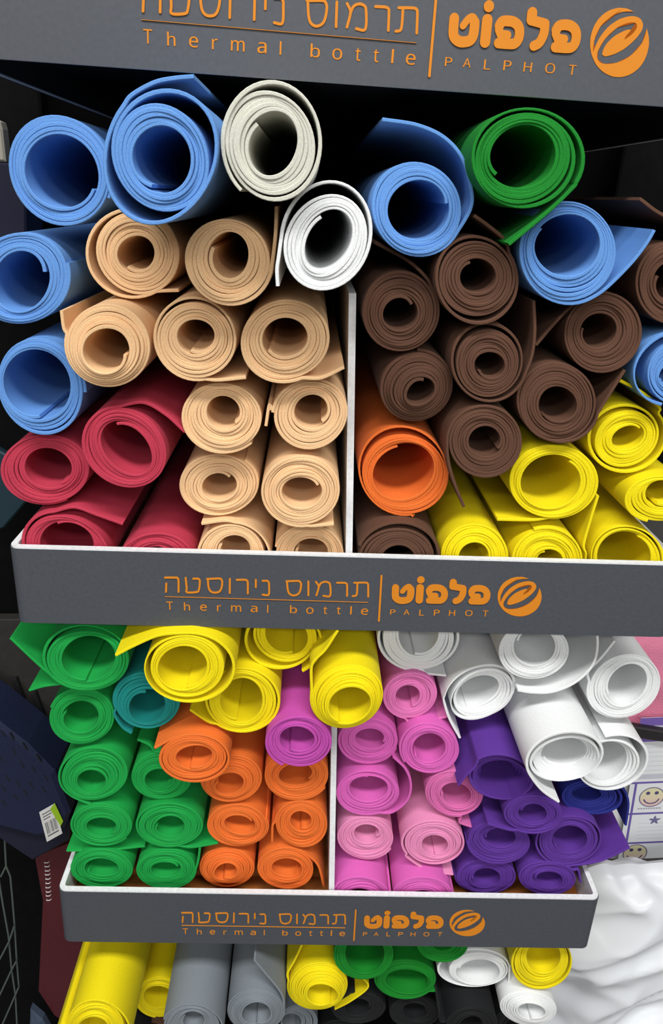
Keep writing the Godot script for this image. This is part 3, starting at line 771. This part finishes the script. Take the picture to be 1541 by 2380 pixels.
	roll("magenta", "magenta foam roll lying across the divider above the orange ones", "magenta foam rolls on the lower tray", Vector3(-0.0337, 0.9797, 0.000), [0, 0, 27.3, 0.8, 0.9, -27.1], [], [-1.3, 4, 12.5, 0.4, 1, -11.4], [120, -1, 6, 0], null, [], [])
	roll("orange", "orange foam roll sticking out furthest, below the flapped yellow roll", "orange foam rolls on the lower tray", Vector3(-0.1169, 0.9614, 0.000), [0, 0, 28.7, 0.8, -1, -24.5], [-0.4, 0.3, 26.5, 0.8, -0.5, -22], [0.9, 2.2, 12.7, 0.4, -1.5, -10], [100, -1, 7, 0], 250, [-18.3, 17.5, -30.5, 9.2], [])
	roll("green", "green foam roll at the left in the third green row, outer end pointing down", "green foam rolls on the lower tray", Vector3(-0.2046, 0.9239, -0.020), [0, 0, 28.9, 0.8, -5, -29.1], [1.6, 0.7, 27.2, 0.8, -5.1, -27.3], [-1.3, -7.6, 10.9, 0.3, -0.7, -11.7], [100, -1, 9, 0], 130, [-17.8, -25.5, -4.7, -33.1], [])
	roll("green", "green foam roll partly hidden behind the protruding orange roll", "green foam rolls on the lower tray", Vector3(-0.1491, 0.9193, -0.025), [0, 0, 26.5, 0.8, -0.9, -27.3], [], [-1.3, -4.1, 11.3, 0.3, -0.4, -11], [60, -1, 8, 0], 260, [-8.1, 32.7, -17.9, 38.2], [])
	roll("orange", "orange foam roll behind and right of the protruding orange one", "orange foam rolls on the lower tray", Vector3(-0.0898, 0.9230, -0.020), [0, 0, 27.1, 0.8, -1.4, -26.3], [], [-0.8, -2.7, 10.8, 0.3, -1.6, -10], [200, -1, 8, 4], null, [], [])
	roll("orange", "orange foam roll covered at its top by the magenta roll", "orange foam rolls on the lower tray", Vector3(-0.0340, 0.9278, -0.020), [0, 0, 28, 0.8, 0.1, -27.8], [], [-1.2, 2.3, 13.1, 0.4, -0.6, -10.6], [30, -1, 8, 0], null, [], [])
	roll("green", "green foam roll at the left in the second row from below", "green foam rolls on the lower tray", Vector3(-0.2009, 0.8688, -0.020), [0, 0, 27.5, 0.7, -0.6, -25.4], [], [0.1, -2.7, 12, 0.3, -0.2, -10.3], [40, -1, 7, 0], null, [], [-34.7, -36.1, -2.7, -34.8, 34.5, -29.1])
	roll("green", "green foam roll with a pointed flap toward the orange ones, second row from below", "green foam rolls on the lower tray", Vector3(-0.1429, 0.8693, -0.020), [0, 0, 29.5, 0.8, -1.2, -25.8], [0.3, 0.3, 27.9, 0.7, -0.9, -24.2], [0, -1.9, 11.4, 0.3, -0.6, -11.1], [190, -1, 8, 0], 75, [18.9, -25.2, 41.5, -19.6], [])
	roll("green", "green foam roll in the lower left corner of the lower tray", "green foam rolls on the lower tray", Vector3(-0.2047, 0.8155, -0.020), [0, 0, 28.4, 0.7, -0.6, -24.7], [], [0.2, 1.8, 13.4, 0.3, 0.6, -9.9], [160, -1, 7, 0], null, [], [])
	roll("green", "green foam roll in the bottom row beside the lowest orange rolls", "green foam rolls on the lower tray", Vector3(-0.1477, 0.8175, -0.020), [0, 0, 27.5, 0.6, -1.2, -25.2], [], [-0.9, -0.3, 11.6, 0.3, -1.5, -8.7], [-30, -1, 8, 0], 0, [28.9, 11.8, 30.4, 26.5], [])
	roll("orange", "orange foam roll in the second row from below, right of the green flap", "orange foam rolls on the lower tray", Vector3(-0.0843, 0.8708, -0.020), [0, 0, 27.6, 0.7, 0.5, -25.8], [], [1.9, 1.6, 11.8, 0.3, 2.4, -9.3], [-20, -1, 8, 0], null, [], [])
	roll("orange", "orange foam roll in the second row from below, against the divider", "orange foam rolls on the lower tray", Vector3(-0.0290, 0.8729, -0.020), [0, 0, 23.8, 0.6, 1.4, -28.3], [], [0.3, 5.5, 8.1, 0.2, 1.3, -9.2], [100, -1, 8, 0], 185, [-24.7, -2.3, -24.8, -20.7], [])
	roll("orange", "orange foam roll in the bottom row next to the green ones", "orange foam rolls on the lower tray", Vector3(-0.0935, 0.8154, -0.025), [0, 0, 25.9, 0.6, -0.3, -25.3], [], [-0.6, 3.6, 8.6, 0.2, -0.7, -8.4], [100, -1, 8, 8], null, [], [])
	roll("orange", "orange foam roll in the bottom row near the divider, its end hanging at the right", "orange foam rolls on the lower tray", Vector3(-0.0410, 0.8200, -0.020), [0, 0, 26.2, 0.6, 1.5, -26.1], [], [0.9, 0.7, 12.3, 0.3, 1, -10.4], [40, 1, 7, 0], -40, [29.1, 3.6, 35.4, -22.7], [])
	roll("yellow", "yellow foam roll jutting out above the lower tray's divider, tall flap at its left", "yellow foam rolls on the lower tray", Vector3(0.0010, 1.0259, 0.000), [0, 0, 28.6, 0.9, -0.9, -30.8], [], [1.7, -1.2, 14.8, 0.5, -1.3, -15.9], [115, 1, 7, 10], 190, [-27.6, 27.5, -18.2, 41.7, -9.9, 58.5], [])
	roll("white", "white foam roll under the middle box front, next to the jutting yellow roll", "white foam rolls on the lower tray", Vector3(0.0598, 1.0537, -0.040), [0, 0, 33.9, 1.2, 3.1, -31.8], [0, -0.2, 29.8, 1, 2.9, -29.5], [-1, 5.1, 14.8, 0.5, 1.4, -19.4], [100, -1, 7, 0], 85, [8.8, -33.3, 25.6, -34.9], [])
	roll("pink", "pink foam roll between the jutting yellow roll and the white ones", "pink foam rolls on the lower tray", Vector3(0.0572, 1.0014, -0.035), [0, 0, 23.6, 0.8, 0.8, -24.1], [], [-2.2, -1.3, 9.2, 0.3, 0.1, -10.9], [60, -1, 7, 0], 100, [6, -29.5, 32.5, -20.3], [])
	roll("white", "white foam roll with a flap hanging down over the pink ones", "white foam rolls on the lower tray", Vector3(0.1121, 1.0097, -0.030), [0, 0, 28.8, 0.9, -4.9, -28.4], [4.4, -2.2, 25, 0.8, -2.3, -26.1], [-0.4, -3, 16.1, 0.5, -4.1, -15.6], [100, -1, 6, -6], 175, [-28.2, -8.5, -21.6, -26.4, -10.4, -46.3], [])
	roll("white", "white foam roll wrapped loosely by a big curved outer turn", "white foam rolls on the lower tray", Vector3(0.1474, 1.0576, -0.020), [0, 0, 29.1, 1, 3.5, -27.2], [], [0.1, 5, 14.9, 0.5, 2.6, -16.1], [200, 1, 6, 0], -40, [31.7, 39.7, 42.9, 26.2, 48.7, 8.1, 48.2, -10.6, 37.8, -27, 21.3, -36.8, 5.2, -38.2, -7.8, -36.5], [])
	roll("white", "white foam roll at the far right, flap standing at its left side", "white foam rolls on the lower tray", Vector3(0.2305, 1.0196, -0.030), [0, 0, 31.1, 1, 2.1, -32.6], [], [2, 2.7, 14.9, 0.5, 0.1, -19.6], [150, 1, 7, 0], 190, [-32.4, 14.1, -24.2, 28.4, -16.5, 44.5], [])
	roll("white", "white foam roll jutting out furthest, its pointed corner hanging down", "white foam rolls on the lower tray", Vector3(0.1758, 0.9795, 0.010), [0, 0, 31, 0.9, -0.5, -25.9], [2.8, -3.8, 27.8, 0.8, 0.9, -24.2], [7.4, -9.8, 17.9, 0.5, 0.1, -13.5], [150, -1, 6, -20], 165, [-25.2, -17.2, -12.7, -33, 3, -44.8], [])
	roll("white", "white foam roll tucked behind the right side of the furthest jutting white one", "white foam rolls on the lower tray", Vector3(0.2316, 0.9490, -0.020), [0, 0, 31.1, 0.9, 1.5, -31], [-1.4, -2.5, 26.1, 0.8, 1.7, -25.3], [-3.5, -2.8, 16.5, 0.5, 0.8, -20.9], [250, -1, 5, -6], null, [], [])
	roll("orchid", "orchid pink foam roll right below the jutting yellow roll", "orchid pink foam rolls on the lower tray", Vector3(0.0245, 0.9577, -0.030), [0, 0, 26.5, 0.8, 2, -25.4], [], [1.8, 3.3, 11.3, 0.3, 1, -9.4], [20, -1, 7, 0], null, [], [])
	roll("orchid", "orchid pink foam roll under the white roll with the hanging flap", "orchid pink foam rolls on the lower tray", Vector3(0.0762, 0.9550, -0.025), [0, 0, 26, 0.8, 4, -27.3], [], [-0.4, 0.4, 12.6, 0.4, 0.5, -14.2], [150, -1, 6, 0], null, [], [])
	roll("orchid", "orchid pink foam roll beside the divider with a flap curling up at its right", "orchid pink foam rolls on the lower tray", Vector3(0.0281, 0.9052, -0.025), [0, 0, 28.5, 0.8, 1.4, -26.3], [], [-1.1, 6.4, 15.6, 0.4, 0.7, -12.9], [-90, -1, 6, 0], 70, [22.6, -21.3, 34.1, -7.7, 36, 10, 30, 27, 18.5, 39.9], [])
	roll("pinkd", "dusky pink foam roll half hidden by the hollow purple roll", "pink foam rolls on the lower tray", Vector3(0.1032, 0.9073, -0.025), [0, 0, 26.2, 0.7, 4.4, -26.3], [], [1.6, -1.7, 12.1, 0.3, 2.9, -11.9], [190, -1, 7, 0], 80, [7.7, -32.2, 18.7, -37.4], [])
	roll("purple", "purple foam roll with a deep hollow end and a flap at its left", "purple foam rolls on the lower tray", Vector3(0.1352, 0.9396, -0.010), [0, 0, 27.9, 0.8, 6.3, -24.9], [2.4, -5.6, 25.5, 0.7, 6, -22.2], [8, -21.4, 14, 0.4, 1.7, -12.2], [30, -1, 6, -34], 235, [-22.9, 10.2, -29.2, 0.6, -34.2, -9.7], [])
	roll("lpink", "light pink foam roll against the divider, one row above the bottom", "light pink foam rolls on the lower tray", Vector3(0.0290, 0.8534, -0.025), [0, 0, 26.1, 0.7, 2.6, -26], [], [0.8, 6.8, 10.4, 0.3, 0.7, -9.4], [30, -1, 8, 0], null, [], [])
	roll("lpink", "light pink foam roll with its flap pointing down at the purple ones", "light pink foam rolls on the lower tray", Vector3(0.0888, 0.8543, -0.020), [0, 0, 28.6, 0.7, 3.1, -26.6], [0.6, 0.9, 25.9, 0.6, 2.5, -23.9], [2.4, -2.3, 10.5, 0.3, 1.7, -11.3], [95, -1, 8, 0], 150, [-21.6, -17.8, -0.9, -33.8, 22.5, -38.3], [])
	roll("orchid", "orchid pink foam roll at the bottom against the divider, half hidden by the tray front", "orchid pink foam rolls on the lower tray", Vector3(0.0278, 0.8052, -0.010), [0, 0, 26.8, 0.6, 1.7, -21.3], [], [0.7, -7.2, 11.6, 0.3, 1.2, -10.5], [0, -1, 6, 0], null, [], [])
	roll("orchid", "orchid pink foam roll at the bottom beside the purple ones, its hole barely showing", "orchid pink foam rolls on the lower tray", Vector3(0.0836, 0.8055, -0.010), [0, 0, 28.3, 0.6, 2.8, -22.4], [], [0.2, -8, 12.2, 0.3, 1, -9.6], [0, -1, 7, 0], null, [], [])
	roll("purple", "purple foam roll below the white corner, the uppermost of the four tight purple ones", "purple foam rolls on the lower tray", Vector3(0.1685, 0.9006, -0.010), [0, 0, 26.8, 0.7, 3.3, -21.8], [], [-0.1, 1.9, 10.6, 0.3, 1.5, -9.5], [200, 1, 7, 0], 120, [-18.4, -18.1, -37.8, -11.7], [])
	roll("purple", "purple foam roll beside the light pink flap, in the row above the bottom", "purple foam rolls on the lower tray", Vector3(0.1473, 0.8564, -0.020), [0, 0, 29, 0.7, 4.6, -25.9], [], [0.9, 7.5, 12.9, 0.3, 2.5, -10.5], [180, 1, 8, 0], null, [], [])
	roll("purple", "purple foam roll at the right whose wide flap sticks out past the tray", "purple foam rolls on the lower tray", Vector3(0.2106, 0.8597, -0.020), [0, 0, 30.8, 0.8, 3.8, -30.9], [-0.5, 1, 27.1, 0.7, 3.1, -28.7], [0.6, 2.1, 14.3, 0.4, 2, -15.2], [150, -1, 7, 0], 85, [32.5, -23.1, 56.3, -6.1], [])
	roll("purple", "purple foam roll in the bottom row next to the pink ones", "purple foam rolls on the lower tray", Vector3(0.1429, 0.8095, -0.025), [0, 0, 29.3, 0.7, 2.4, -23.3], [], [0.5, -2.4, 11.9, 0.3, 1, -11.8], [180, 1, 7, 0], null, [], [])
	roll("purple", "purple foam roll in the lower right corner of the tray", "purple foam rolls on the lower tray", Vector3(0.1988, 0.8138, -0.020), [0, 0, 27.8, 0.6, 4.7, -21.8], [], [1.1, -1.7, 12, 0.3, 3.6, -10.4], [200, 1, 6, 0], -30, [26.3, 11.3, 31.2, -4.1], [])
	roll("navy", "dark blue foam roll under the white ones at the right", "dark blue foam rolls on the lower tray", Vector3(0.2290, 0.9020, -0.030), [0, 0, 29.9, 0.8, 4.8, -19.9], [-3.5, -0.2, 26.4, 0.7, 3.2, -19.6], [-8.2, 3.6, 11.4, 0.3, 1, -8], [200, 1, 7, 0], -10, [32.5, -8.5, 35.2, -33], [])
	roll("yellow", "yellow foam roll at the lower left corner with a long flap along its left side", "yellow foam rolls on the lowest tray", Vector3(-0.2065, 0.6632, 0.025), [0, 0, 29.8, 0.4, -0.7, -45.4], [-2.7, 2.8, 26.6, 0.3, -3.4, -41.6], [-5, 2, 13.6, 0.2, -2.9, -18.3], [120, -1, 10, 0], 185, [-34.4, 5.7, -42.2, -13.5], [])
	roll("yellow", "yellow foam roll set back between the corner yellow and the grey roll", "yellow foam rolls on the lowest tray", Vector3(-0.1667, 0.6059, -0.045), [0, 0, 26.4, 0.4, -1.3, -33.3], [], [-0.8, 1.1, 14.6, 0.2, -0.3, -16.6], [100, -1, 7, 0], null, [], [])
	roll("grey", "grey foam roll right of the yellow pair, end facing down front", "grey foam rolls on the lowest tray", Vector3(-0.1229, 0.6525, 0.015), [0, 0, 29.2, 0.4, -0.4, -35.8], [-0.4, 0.9, 26.1, 0.3, -0.8, -33.3], [1.1, 14.2, 9.5, 0.1, -1.1, -10.9], [200, -1, 10, 0], null, [], [])
	roll("grey", "grey foam roll with a flap folding up over its right side", "grey foam rolls on the lowest tray", Vector3(-0.0645, 0.6566, 0.000), [0, 0, 28.1, 0.4, -0.4, -31.9], [], [1.3, 11.4, 12.6, 0.2, 0.2, -14.8], [90, -1, 8, 10], 10, [24.2, 22.5, 8.5, 52.1, -2.1, 70.2], [])
	roll("grey", "small grey foam roll low down under the scuffed yellow roll", "grey foam rolls on the lowest tray", Vector3(-0.0218, 0.5668, -0.045), [0, 0, 22.8, 0.3, 0, -29.4], [], [-7.4, 2.8, 9.4, 0.1, 1.6, -13.7], [60, -1, 7, 0], null, [], [])
	roll("yellow", "scuffed yellow foam roll between grey and green ones", "yellow foam rolls on the lowest tray", Vector3(-0.0055, 0.6637, -0.020), [0, 0, 30.2, 0.5, -0.1, -36.7], [], [4.4, 3.6, 13.8, 0.2, 1.5, -14.3], [60, 1, 9, 12], 190, [-30, 16.6, -23.6, 35.9, -17.5, 57.2], [19.3, -41.9, 35.5, -28, 50.5, -7.5, 42.1, 8.8])
	roll("dgreen", "green foam roll next to the scuffed yellow one, cut by the box front above", "green foam rolls on the lowest tray", Vector3(0.0353, 0.7155, -0.015), [0, 0, 29.3, 0.5, 1.8, -35.4], [], [1.7, 2.8, 17.3, 0.3, 2.2, -28], [-40, -1, 5, 0], null, [], [])
	roll("dgreen", "green foam roll lowest of the three green ones, above the black rolls", "green foam rolls on the lowest tray", Vector3(0.0814, 0.6678, -0.025), [0, 0, 31.7, 0.5, 2.2, -30.2], [], [2.8, -3.9, 20.8, 0.3, 2.3, -16.2], [20, -1, 6, 0], 40, [32.6, -18.1], [])
	roll("dgreen", "green foam roll at the right of the three, mostly hidden by the box front", "green foam rolls on the lowest tray", Vector3(0.1090, 0.7321, -0.015), [0, 0, 25.5, 0.5, 3.9, -26], [], [-0.5, 4.7, 10.6, 0.2, 2.4, -12.2], [0, -1, 7, 0], null, [], [])
	roll("white", "white foam roll between green and yellow with its end hanging at the right", "white foam rolls on the lowest tray", Vector3(0.1460, 0.6910, -0.020), [0, 0, 36, 0.6, 2.2, -27.7], [3.8, -0.7, 28.8, 0.5, 2.2, -23.7], [5.3, -5.3, 20.5, 0.3, 1.1, -17.2], [200, 1, 5, 0], -10, [35.1, 2.8, 37.4, -23.4, 32.7, -47.6], [])
	roll("yellow", "yellow foam roll in the right corner of the lowest tray", "yellow foam rolls on the lowest tray", Vector3(0.2063, 0.7154, -0.010), [0, 0, 29.6, 0.5, 5.9, -39.4], [-1.3, 1.1, 26.3, 0.5, 4.4, -36.7], [0.6, 8.1, 15.3, 0.3, 3.9, -22], [-30, -1, 7, 0], null, [], [])
	roll("white", "white foam roll at the bottom right below the yellow one", "white foam rolls on the lowest tray", Vector3(0.2041, 0.6486, -0.010), [0, 0, 29, 0.4, 8.5, -26.9], [], [0.4, 7, 12.3, 0.2, 3.1, -11.1], [100, -1, 8, 8], null, [], [])
	roll("black", "black foam roll under the green ones, right of the scuffed yellow roll", "black foam rolls on the lowest tray", Vector3(0.0378, 0.6162, -0.030), [0, 0, 28.6, 0.4, 0.5, -26.1], [], [-0.7, 1, 11.9, 0.2, -1, -11.3], [0, -1, 7, 0], null, [], [])
	roll("black", "black foam roll right below the lowest green one", "black foam rolls on the lowest tray", Vector3(0.0978, 0.6023, -0.035), [0, 0, 27.4, 0.4, 1.9, -26.6], [], [0.4, 1.9, 11.7, 0.2, 1.2, -12.4], [0, -1, 7, 0], null, [], [])
	roll("black", "black foam roll jutting out beside the lowest white roll", "black foam rolls on the lowest tray", Vector3(0.1486, 0.6266, -0.005), [0, 0, 27.3, 0.4, 2.3, -31.7], [], [-0.5, -0.7, 12.1, 0.2, -0.3, -15.5], [0, -1, 8, 0], 200, [-31.7, 9.2, -34.7, 26], [])
	roll("black", "black foam roll at the very bottom below the scuffed yellow one", "black foam rolls on the lowest tray", Vector3(0.0243, 0.5399, -0.050), [0, 0, 25.5, 0.3, 2.6, -25.5], [], [-0, 0.1, 10.9, 0.1, 1.9, -12.3], [0, -1, 7, 0], null, [], [])
	roll("brown", "brown foam roll barely showing between the yellow pair and the grey roll", "brown foam rolls on the lowest tray", Vector3(-0.1786, 0.5359, -0.055), [0, 0, 20.4, 0.3, -2.2, -22.6], [], [0.6, 0.1, 9, 0.1, -1.1, -11.3], [0, -1, 5, 0], null, [], [])

	# a row underneath that carries the rolls of the lowest tray
	for q in [["left corner yellow roll", -0.205, 0.553], ["first grey roll", -0.125, 0.569], ["grey roll with the folded flap", -0.066, 0.595], ["jutting black roll", 0.149, 0.567], ["lowest white roll", 0.204, 0.592]]:
		roll("black", "black foam roll hidden underneath the %s of the lowest tray" % q[0], "black foam rolls under the lowest row", Vector3(q[1], q[2], -0.03), [0, 0, 26, 0, 0, -26], [], [0, 0, 9, 0, 0, -9], [30, 1, 7, 0], null, [], [])

	neighbours()

func printed_sheet(w: float, h: float, thick: float) -> ArrayMesh:
	var x := w * 0.5
	var y := h * 0.5
	return corner_sheet(PackedVector2Array([Vector2(-x, y), Vector2(x, y), Vector2(x, -y), Vector2(-x, -y)]), thick)

# a sheet given by its corners: upper left, upper right, lower right, lower left
func corner_sheet(c: PackedVector2Array, thick: float) -> ArrayMesh:
	var st := flat_tool()
	var uv := [Vector2(0, 0), Vector2(1, 0), Vector2(1, 1), Vector2(0, 1)]
	var f := []
	for v in c: f.append(Vector3(v.x, v.y, 0))
	for k in [0, 1, 2, 0, 2, 3]:
		st.set_uv(uv[k])
		st.add_vertex(f[k])
	st.set_uv(Vector2(0.99, 0.99))
	var b := []
	for v in f: b.append(v - Vector3(0, 0, thick))
	quad(st, b[0], b[1], b[2], b[3], Vector3(0, 0, -1))
	for k in 4:
		var k2 := (k + 1) % 4
		quad(st, f[k], f[k2], b[k2], b[k], f[k] + f[k2])
	return done(st)

func lay_sheet(called: String, label: String, category: String, at: Vector3, turn: float, size: Vector2, m: Material) -> MeshInstance3D:
	var o := put(called, printed_sheet(size.x, size.y, 0.0006), m, self)
	o.position = at
	o.rotation.z = turn
	tag(o, label, category)
	return o

func neighbours():
	M.navy_cloth = surface(Color(0.025, 0.08, 0.24), 0.75, grain(31, 0.2, 0.8, 1.0), bumps(32, 0.2, 4.0), 14.0)
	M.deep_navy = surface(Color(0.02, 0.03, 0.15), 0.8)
	M.slit = surface(Color(0.02, 0.02, 0.04), 0.9)
	M.olive = surface(Color(0.17, 0.16, 0.15), 0.8, grain(33, 0.05, 0.8, 1.0), null, 6.0)
	M.beige_board = surface(Color(0.62, 0.60, 0.55), 0.8)
	M.teal_board = surface(Color(0.06, 0.17, 0.22), 0.6)
	M.teal_edge = surface(Color(0.16, 0.36, 0.40), 0.6)
	M.maroon = surface(Color(0.32, 0.08, 0.12), 0.55, grain(34, 0.08, 0.85, 1.0), null, 8.0)
	M.ring = surface(Color(0.80, 0.79, 0.80), 0.4)
	M.wire = surface(Color(0.30, 0.34, 0.33), 0.5)
	M.denim = surface(Color(0.27, 0.33, 0.42), 0.85, grain(35, 0.3, 0.8, 1.0), null, 14.0)
	M.lime = surface(Color(0.55, 0.70, 0.12), 0.6)
	M.pink_cloth = surface(Color(0.89, 0.52, 0.64), 0.9, grain(36, 0.2, 0.9, 1.0), bumps(37, 0.2, 3.0), 10.0)
	M.bag = surface(Color(0.80, 0.815, 0.835), 0.36)
	M.black_edge = surface(Color(0.12, 0.10, 0.12), 0.6)
	M.paper = surface(Color(0.86, 0.86, 0.87), 0.7)
	M.planner = surface(Color.WHITE, 0.6)
	M.planner.albedo_texture = planner_texture()
	M.ticket = surface(Color.WHITE, 0.6)
	M.ticket.albedo_texture = tag_texture()

	# left: the next rack, in the dark
	var rp := put("rack_panel", bevel_box(Vector3(0.60, 1.80, 0.02), 0.002), M.charcoal, self)
	rp.position = Vector3(-0.565, 0.90, -0.24)
	tag(rp, "tall dark panel of the next rack, left of the display", "panel")
	var rq := put("rack_panel", bevel_box(Vector3(0.60, 0.72, 0.02), 0.002), M.charcoal, self)
	rq.position = Vector3(0.57, 1.42, -0.36)
	tag(rq, "black panel behind the upper rolls at the right picture edge", "panel")
	slab("board", "grey-beige board edge left of the topmost blue roll", "board", [-298.3, 1425.1, -277.2, 1416.7, -276.2, 1411.8, -276.3, 1389.4, -303.5, 1388], -0.17, 0.012, M.beige_board)
	slab("storage_box", "dark navy box behind the blue rolls at the left picture edge", "box", [-306.9, 1387.2, -267.5, 1389.2, -262.3, 1376.7, -268.7, 1319.2, -316.8, 1316.9], -0.17, 0.04, M.deep_navy)
	slab("folder", "dark teal folder left of the white rim of the middle tray", "folder", [-331.5, 1178.1, -294.3, 1156.4, -284.3, 1113.1, -307.1, 1086.9, -346.4, 1073.8], -0.15, 0.008, M.teal_board)
	var op := thing("board", "drab board with two dark bars behind the left side of the lower tray", "board", Vector3(0, 0, -0.2))
	put("panel", prism(points([-384.5, 957.9, -292.3, 961.2, -271, 691.6, -423.2, 687.5]), -0.012, 0.0, 0.001), M.olive, op)
	put("bar", prism(points([-340.2, 889, -334.6, 890.3, -320, 811.5, -326.1, 807.8]), 0.0, 0.006, 0.001), M.slit, op)
	put("bar", prism(points([-322.1, 871.2, -316.4, 873.1, -297.8, 780.7, -305.5, 775.5]), 0.0, 0.006, 0.001), M.slit, op)
	var nb := thing("hanging_bag", "navy blue bag with rows of short slits, hanging left of the green rolls", "bag", Vector3(0, 0, -0.15))
	put("bag_front", prism(points([-360.8, 915, -334.5, 889.7, -303.9, 856.6, -280.9, 822.6, -269.6, 767.1, -279.1, 742.4, -307.6, 734.2, -351.9, 749.1, -382.4, 759.2]), -0.03, 0.02, 0.004), M.navy_cloth, nb)
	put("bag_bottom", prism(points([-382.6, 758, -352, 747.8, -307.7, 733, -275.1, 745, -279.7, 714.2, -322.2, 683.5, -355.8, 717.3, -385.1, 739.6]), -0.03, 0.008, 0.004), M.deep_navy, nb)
	for q in [[[-325.8, 871.5]], [[-317.8, 868.1]], [[-306.5, 856]], [[-317.7, 850.2]], [[-294.4, 841.6]], [[-311.7, 832.3]], [[-300.6, 827]], [[-332.1, 840.5]],
			[[-328.3, 815]], [[-318.8, 807.3]], [[-305.1, 805.4]], [[-289.6, 816.1]], [[-334.3, 801.1]], [[-323.1, 789.3]], [[-293.3, 801.1]], [[-335.9, 781.4]], [[-312.2, 796]]]:
		var c := Vector2(q[0][0], q[0][1]) * 0.001
		put("slit", prism(PackedVector2Array([c + Vector2(-0.0022, 0.004), c + Vector2(-0.0012, 0.0045), c + Vector2(0.0022, -0.004), c + Vector2(0.0012, -0.0045)]), 0.019, 0.0203), M.slit, nb)
	var pt := thing("price_tag", "white barcode price tag with a lime strip on the navy bag", "price tag", Vector3(-0.2899, 0.7574, -0.1280))
	var pc := Vector2(pt.position.x, pt.position.y)
	put("ticket", corner_sheet(points([-300.5, 771.4, -283.8, 783.6, -279.2, 742.5, -296.7, 729.8], pc), 0.0005), M.ticket, pt)
	put("lime_strip", prism(points([-288.4, 776.4, -283.1, 785.3, -276.6, 760.1, -279.9, 753.4], pc), 0.0, 0.0006), M.lime, pt)
	var wm := thing("wire_grid", "grey wire grid in the dark at the lower left picture edge", "wire grid")
	for w in [[Vector3(-0.3568, 0.6983, -0.1600), Vector3(-0.3603, 0.6567, -0.1600), Vector3(-0.3681, 0.6403, -0.1600)], [Vector3(-0.3603, 0.6567, -0.1600), Vector3(-0.3574, 0.6406, -0.1600), Vector3(-0.3588, 0.6122, -0.1600), Vector3(-0.3618, 0.5606, -0.1600), Vector3(-0.3664, 0.4988, -0.1600), Vector3(-0.3693, 0.4506, -0.1600)],
			[Vector3(-0.3693, 0.6377, -0.1570), Vector3(-0.3698, 0.5973, -0.1570), Vector3(-0.3696, 0.5452, -0.1570), Vector3(-0.3730, 0.4858, -0.1570), Vector3(-0.3737, 0.4396, -0.1570), Vector3(-0.3790, 0.3744, -0.1570)],
			[Vector3(-0.3587, 0.5684, -0.1540), Vector3(-0.3685, 0.5403, -0.1540), Vector3(-0.3857, 0.5037, -0.1540)], [Vector3(-0.3632, 0.5072, -0.1540), Vector3(-0.3714, 0.4901, -0.1540), Vector3(-0.3940, 0.4373, -0.1540)], [Vector3(-0.3661, 0.4595, -0.1540), Vector3(-0.3721, 0.4441, -0.1540), Vector3(-0.3955, 0.3858, -0.1540)]]:
		var st := flat_tool()
		tube_into(st, PackedVector3Array(w), 0.0011)
		put("wire", done(st), M.wire, wm)
	var nt := thing("notebook", "maroon notebook with white spiral rings, left of the lower tray", "notebook", Vector3(0, 0, -0.17))
	put("cover", prism(points([-331.4, 660.3, -249.9, 703.4, -277.4, 310.1, -336.2, 380.2, -351.3, 426.3, -329.4, 588.6]), -0.01, 0.0, 0.001), M.maroon, nt)
	for q in [[[-318, 653.2]], [[-318.1, 647]], [[-318.3, 640.2]], [[-318.9, 633.9]], [[-319.1, 627]], [[-319.7, 620]], [[-320.4, 613]], [[-320.6, 605.9]], [[-321.3, 599.5]], [[-321.5, 592.3]]]:
		var st := flat_tool()
		var c := Vector3(q[0][0] * 0.001, q[0][1] * 0.001, 0)
		tube_into(st, PackedVector3Array([c + Vector3(-0.003, -0.0003, -0.001), c + Vector3(-0.002, 0.0002, 0.0018), c + Vector3(0.002, 0.0006, 0.0018), c + Vector3(0.003, 0.0003, -0.001)]), 0.0006, 6)
		put("spiral_ring", done(st), M.ring, nt)
	slab("cloth", "blue-grey folded cloth below the maroon notebook", "cloth", [-359, 410.4, -345.6, 390.3, -330, 329.2, -335, 274.1, -376.8, 273.7], -0.155, 0.012, M.denim, 0.004)

	# right: soft pink thing, planner sheets, white carrier bag
	var pk := put("pink_cloth", crumpled(0.24, 0.26, 0.03, 48, 48, 5, Vector2(0.9, 0.4).normalized(), 0.003, 0.1), M.pink_cloth, self)
	pk.position = Vector3(0.3748, 0.8998, -0.2200)
	tag(pk, "soft pink cloth behind the white rolls at the right picture edge", "cloth")
	slab("shelf_strip", "dark strip between the pink cloth and the planner sheet", "strip", [318.5, 867.4, 419.2, 851.6, 422.8, 837.3, 321.6, 852.2], -0.172, 0.008, M.black_edge)
	lay_sheet("planner_sheet", "printed planner sheet with purple rules and a smiling face, right of the lower tray", "printed sheet", Vector3(0.4182, 0.7723, -0.18), 0.0834, Vector2(0.1404, 0.2106), M.planner)
	slab("paper_sheet", "plain pale sheet behind the printed planner sheet", "paper", [300.6, 819.6, 347.8, 821, 380.7, 653.1, 322.2, 651.7], -0.19, 0.001, M.paper, 0.0)
	var bag := put("carrier_bag", crumpled(0.46, 0.46, 0.055, 130, 130, 12, Vector2(0.84, 0.54).normalized(), 0.016, 0.30), M.bag, self)
	bag.position = Vector3(0.4624, 0.5176, -0.115)
	tag(bag, "crumpled white plastic bag to the right of the lower tray", "bag")
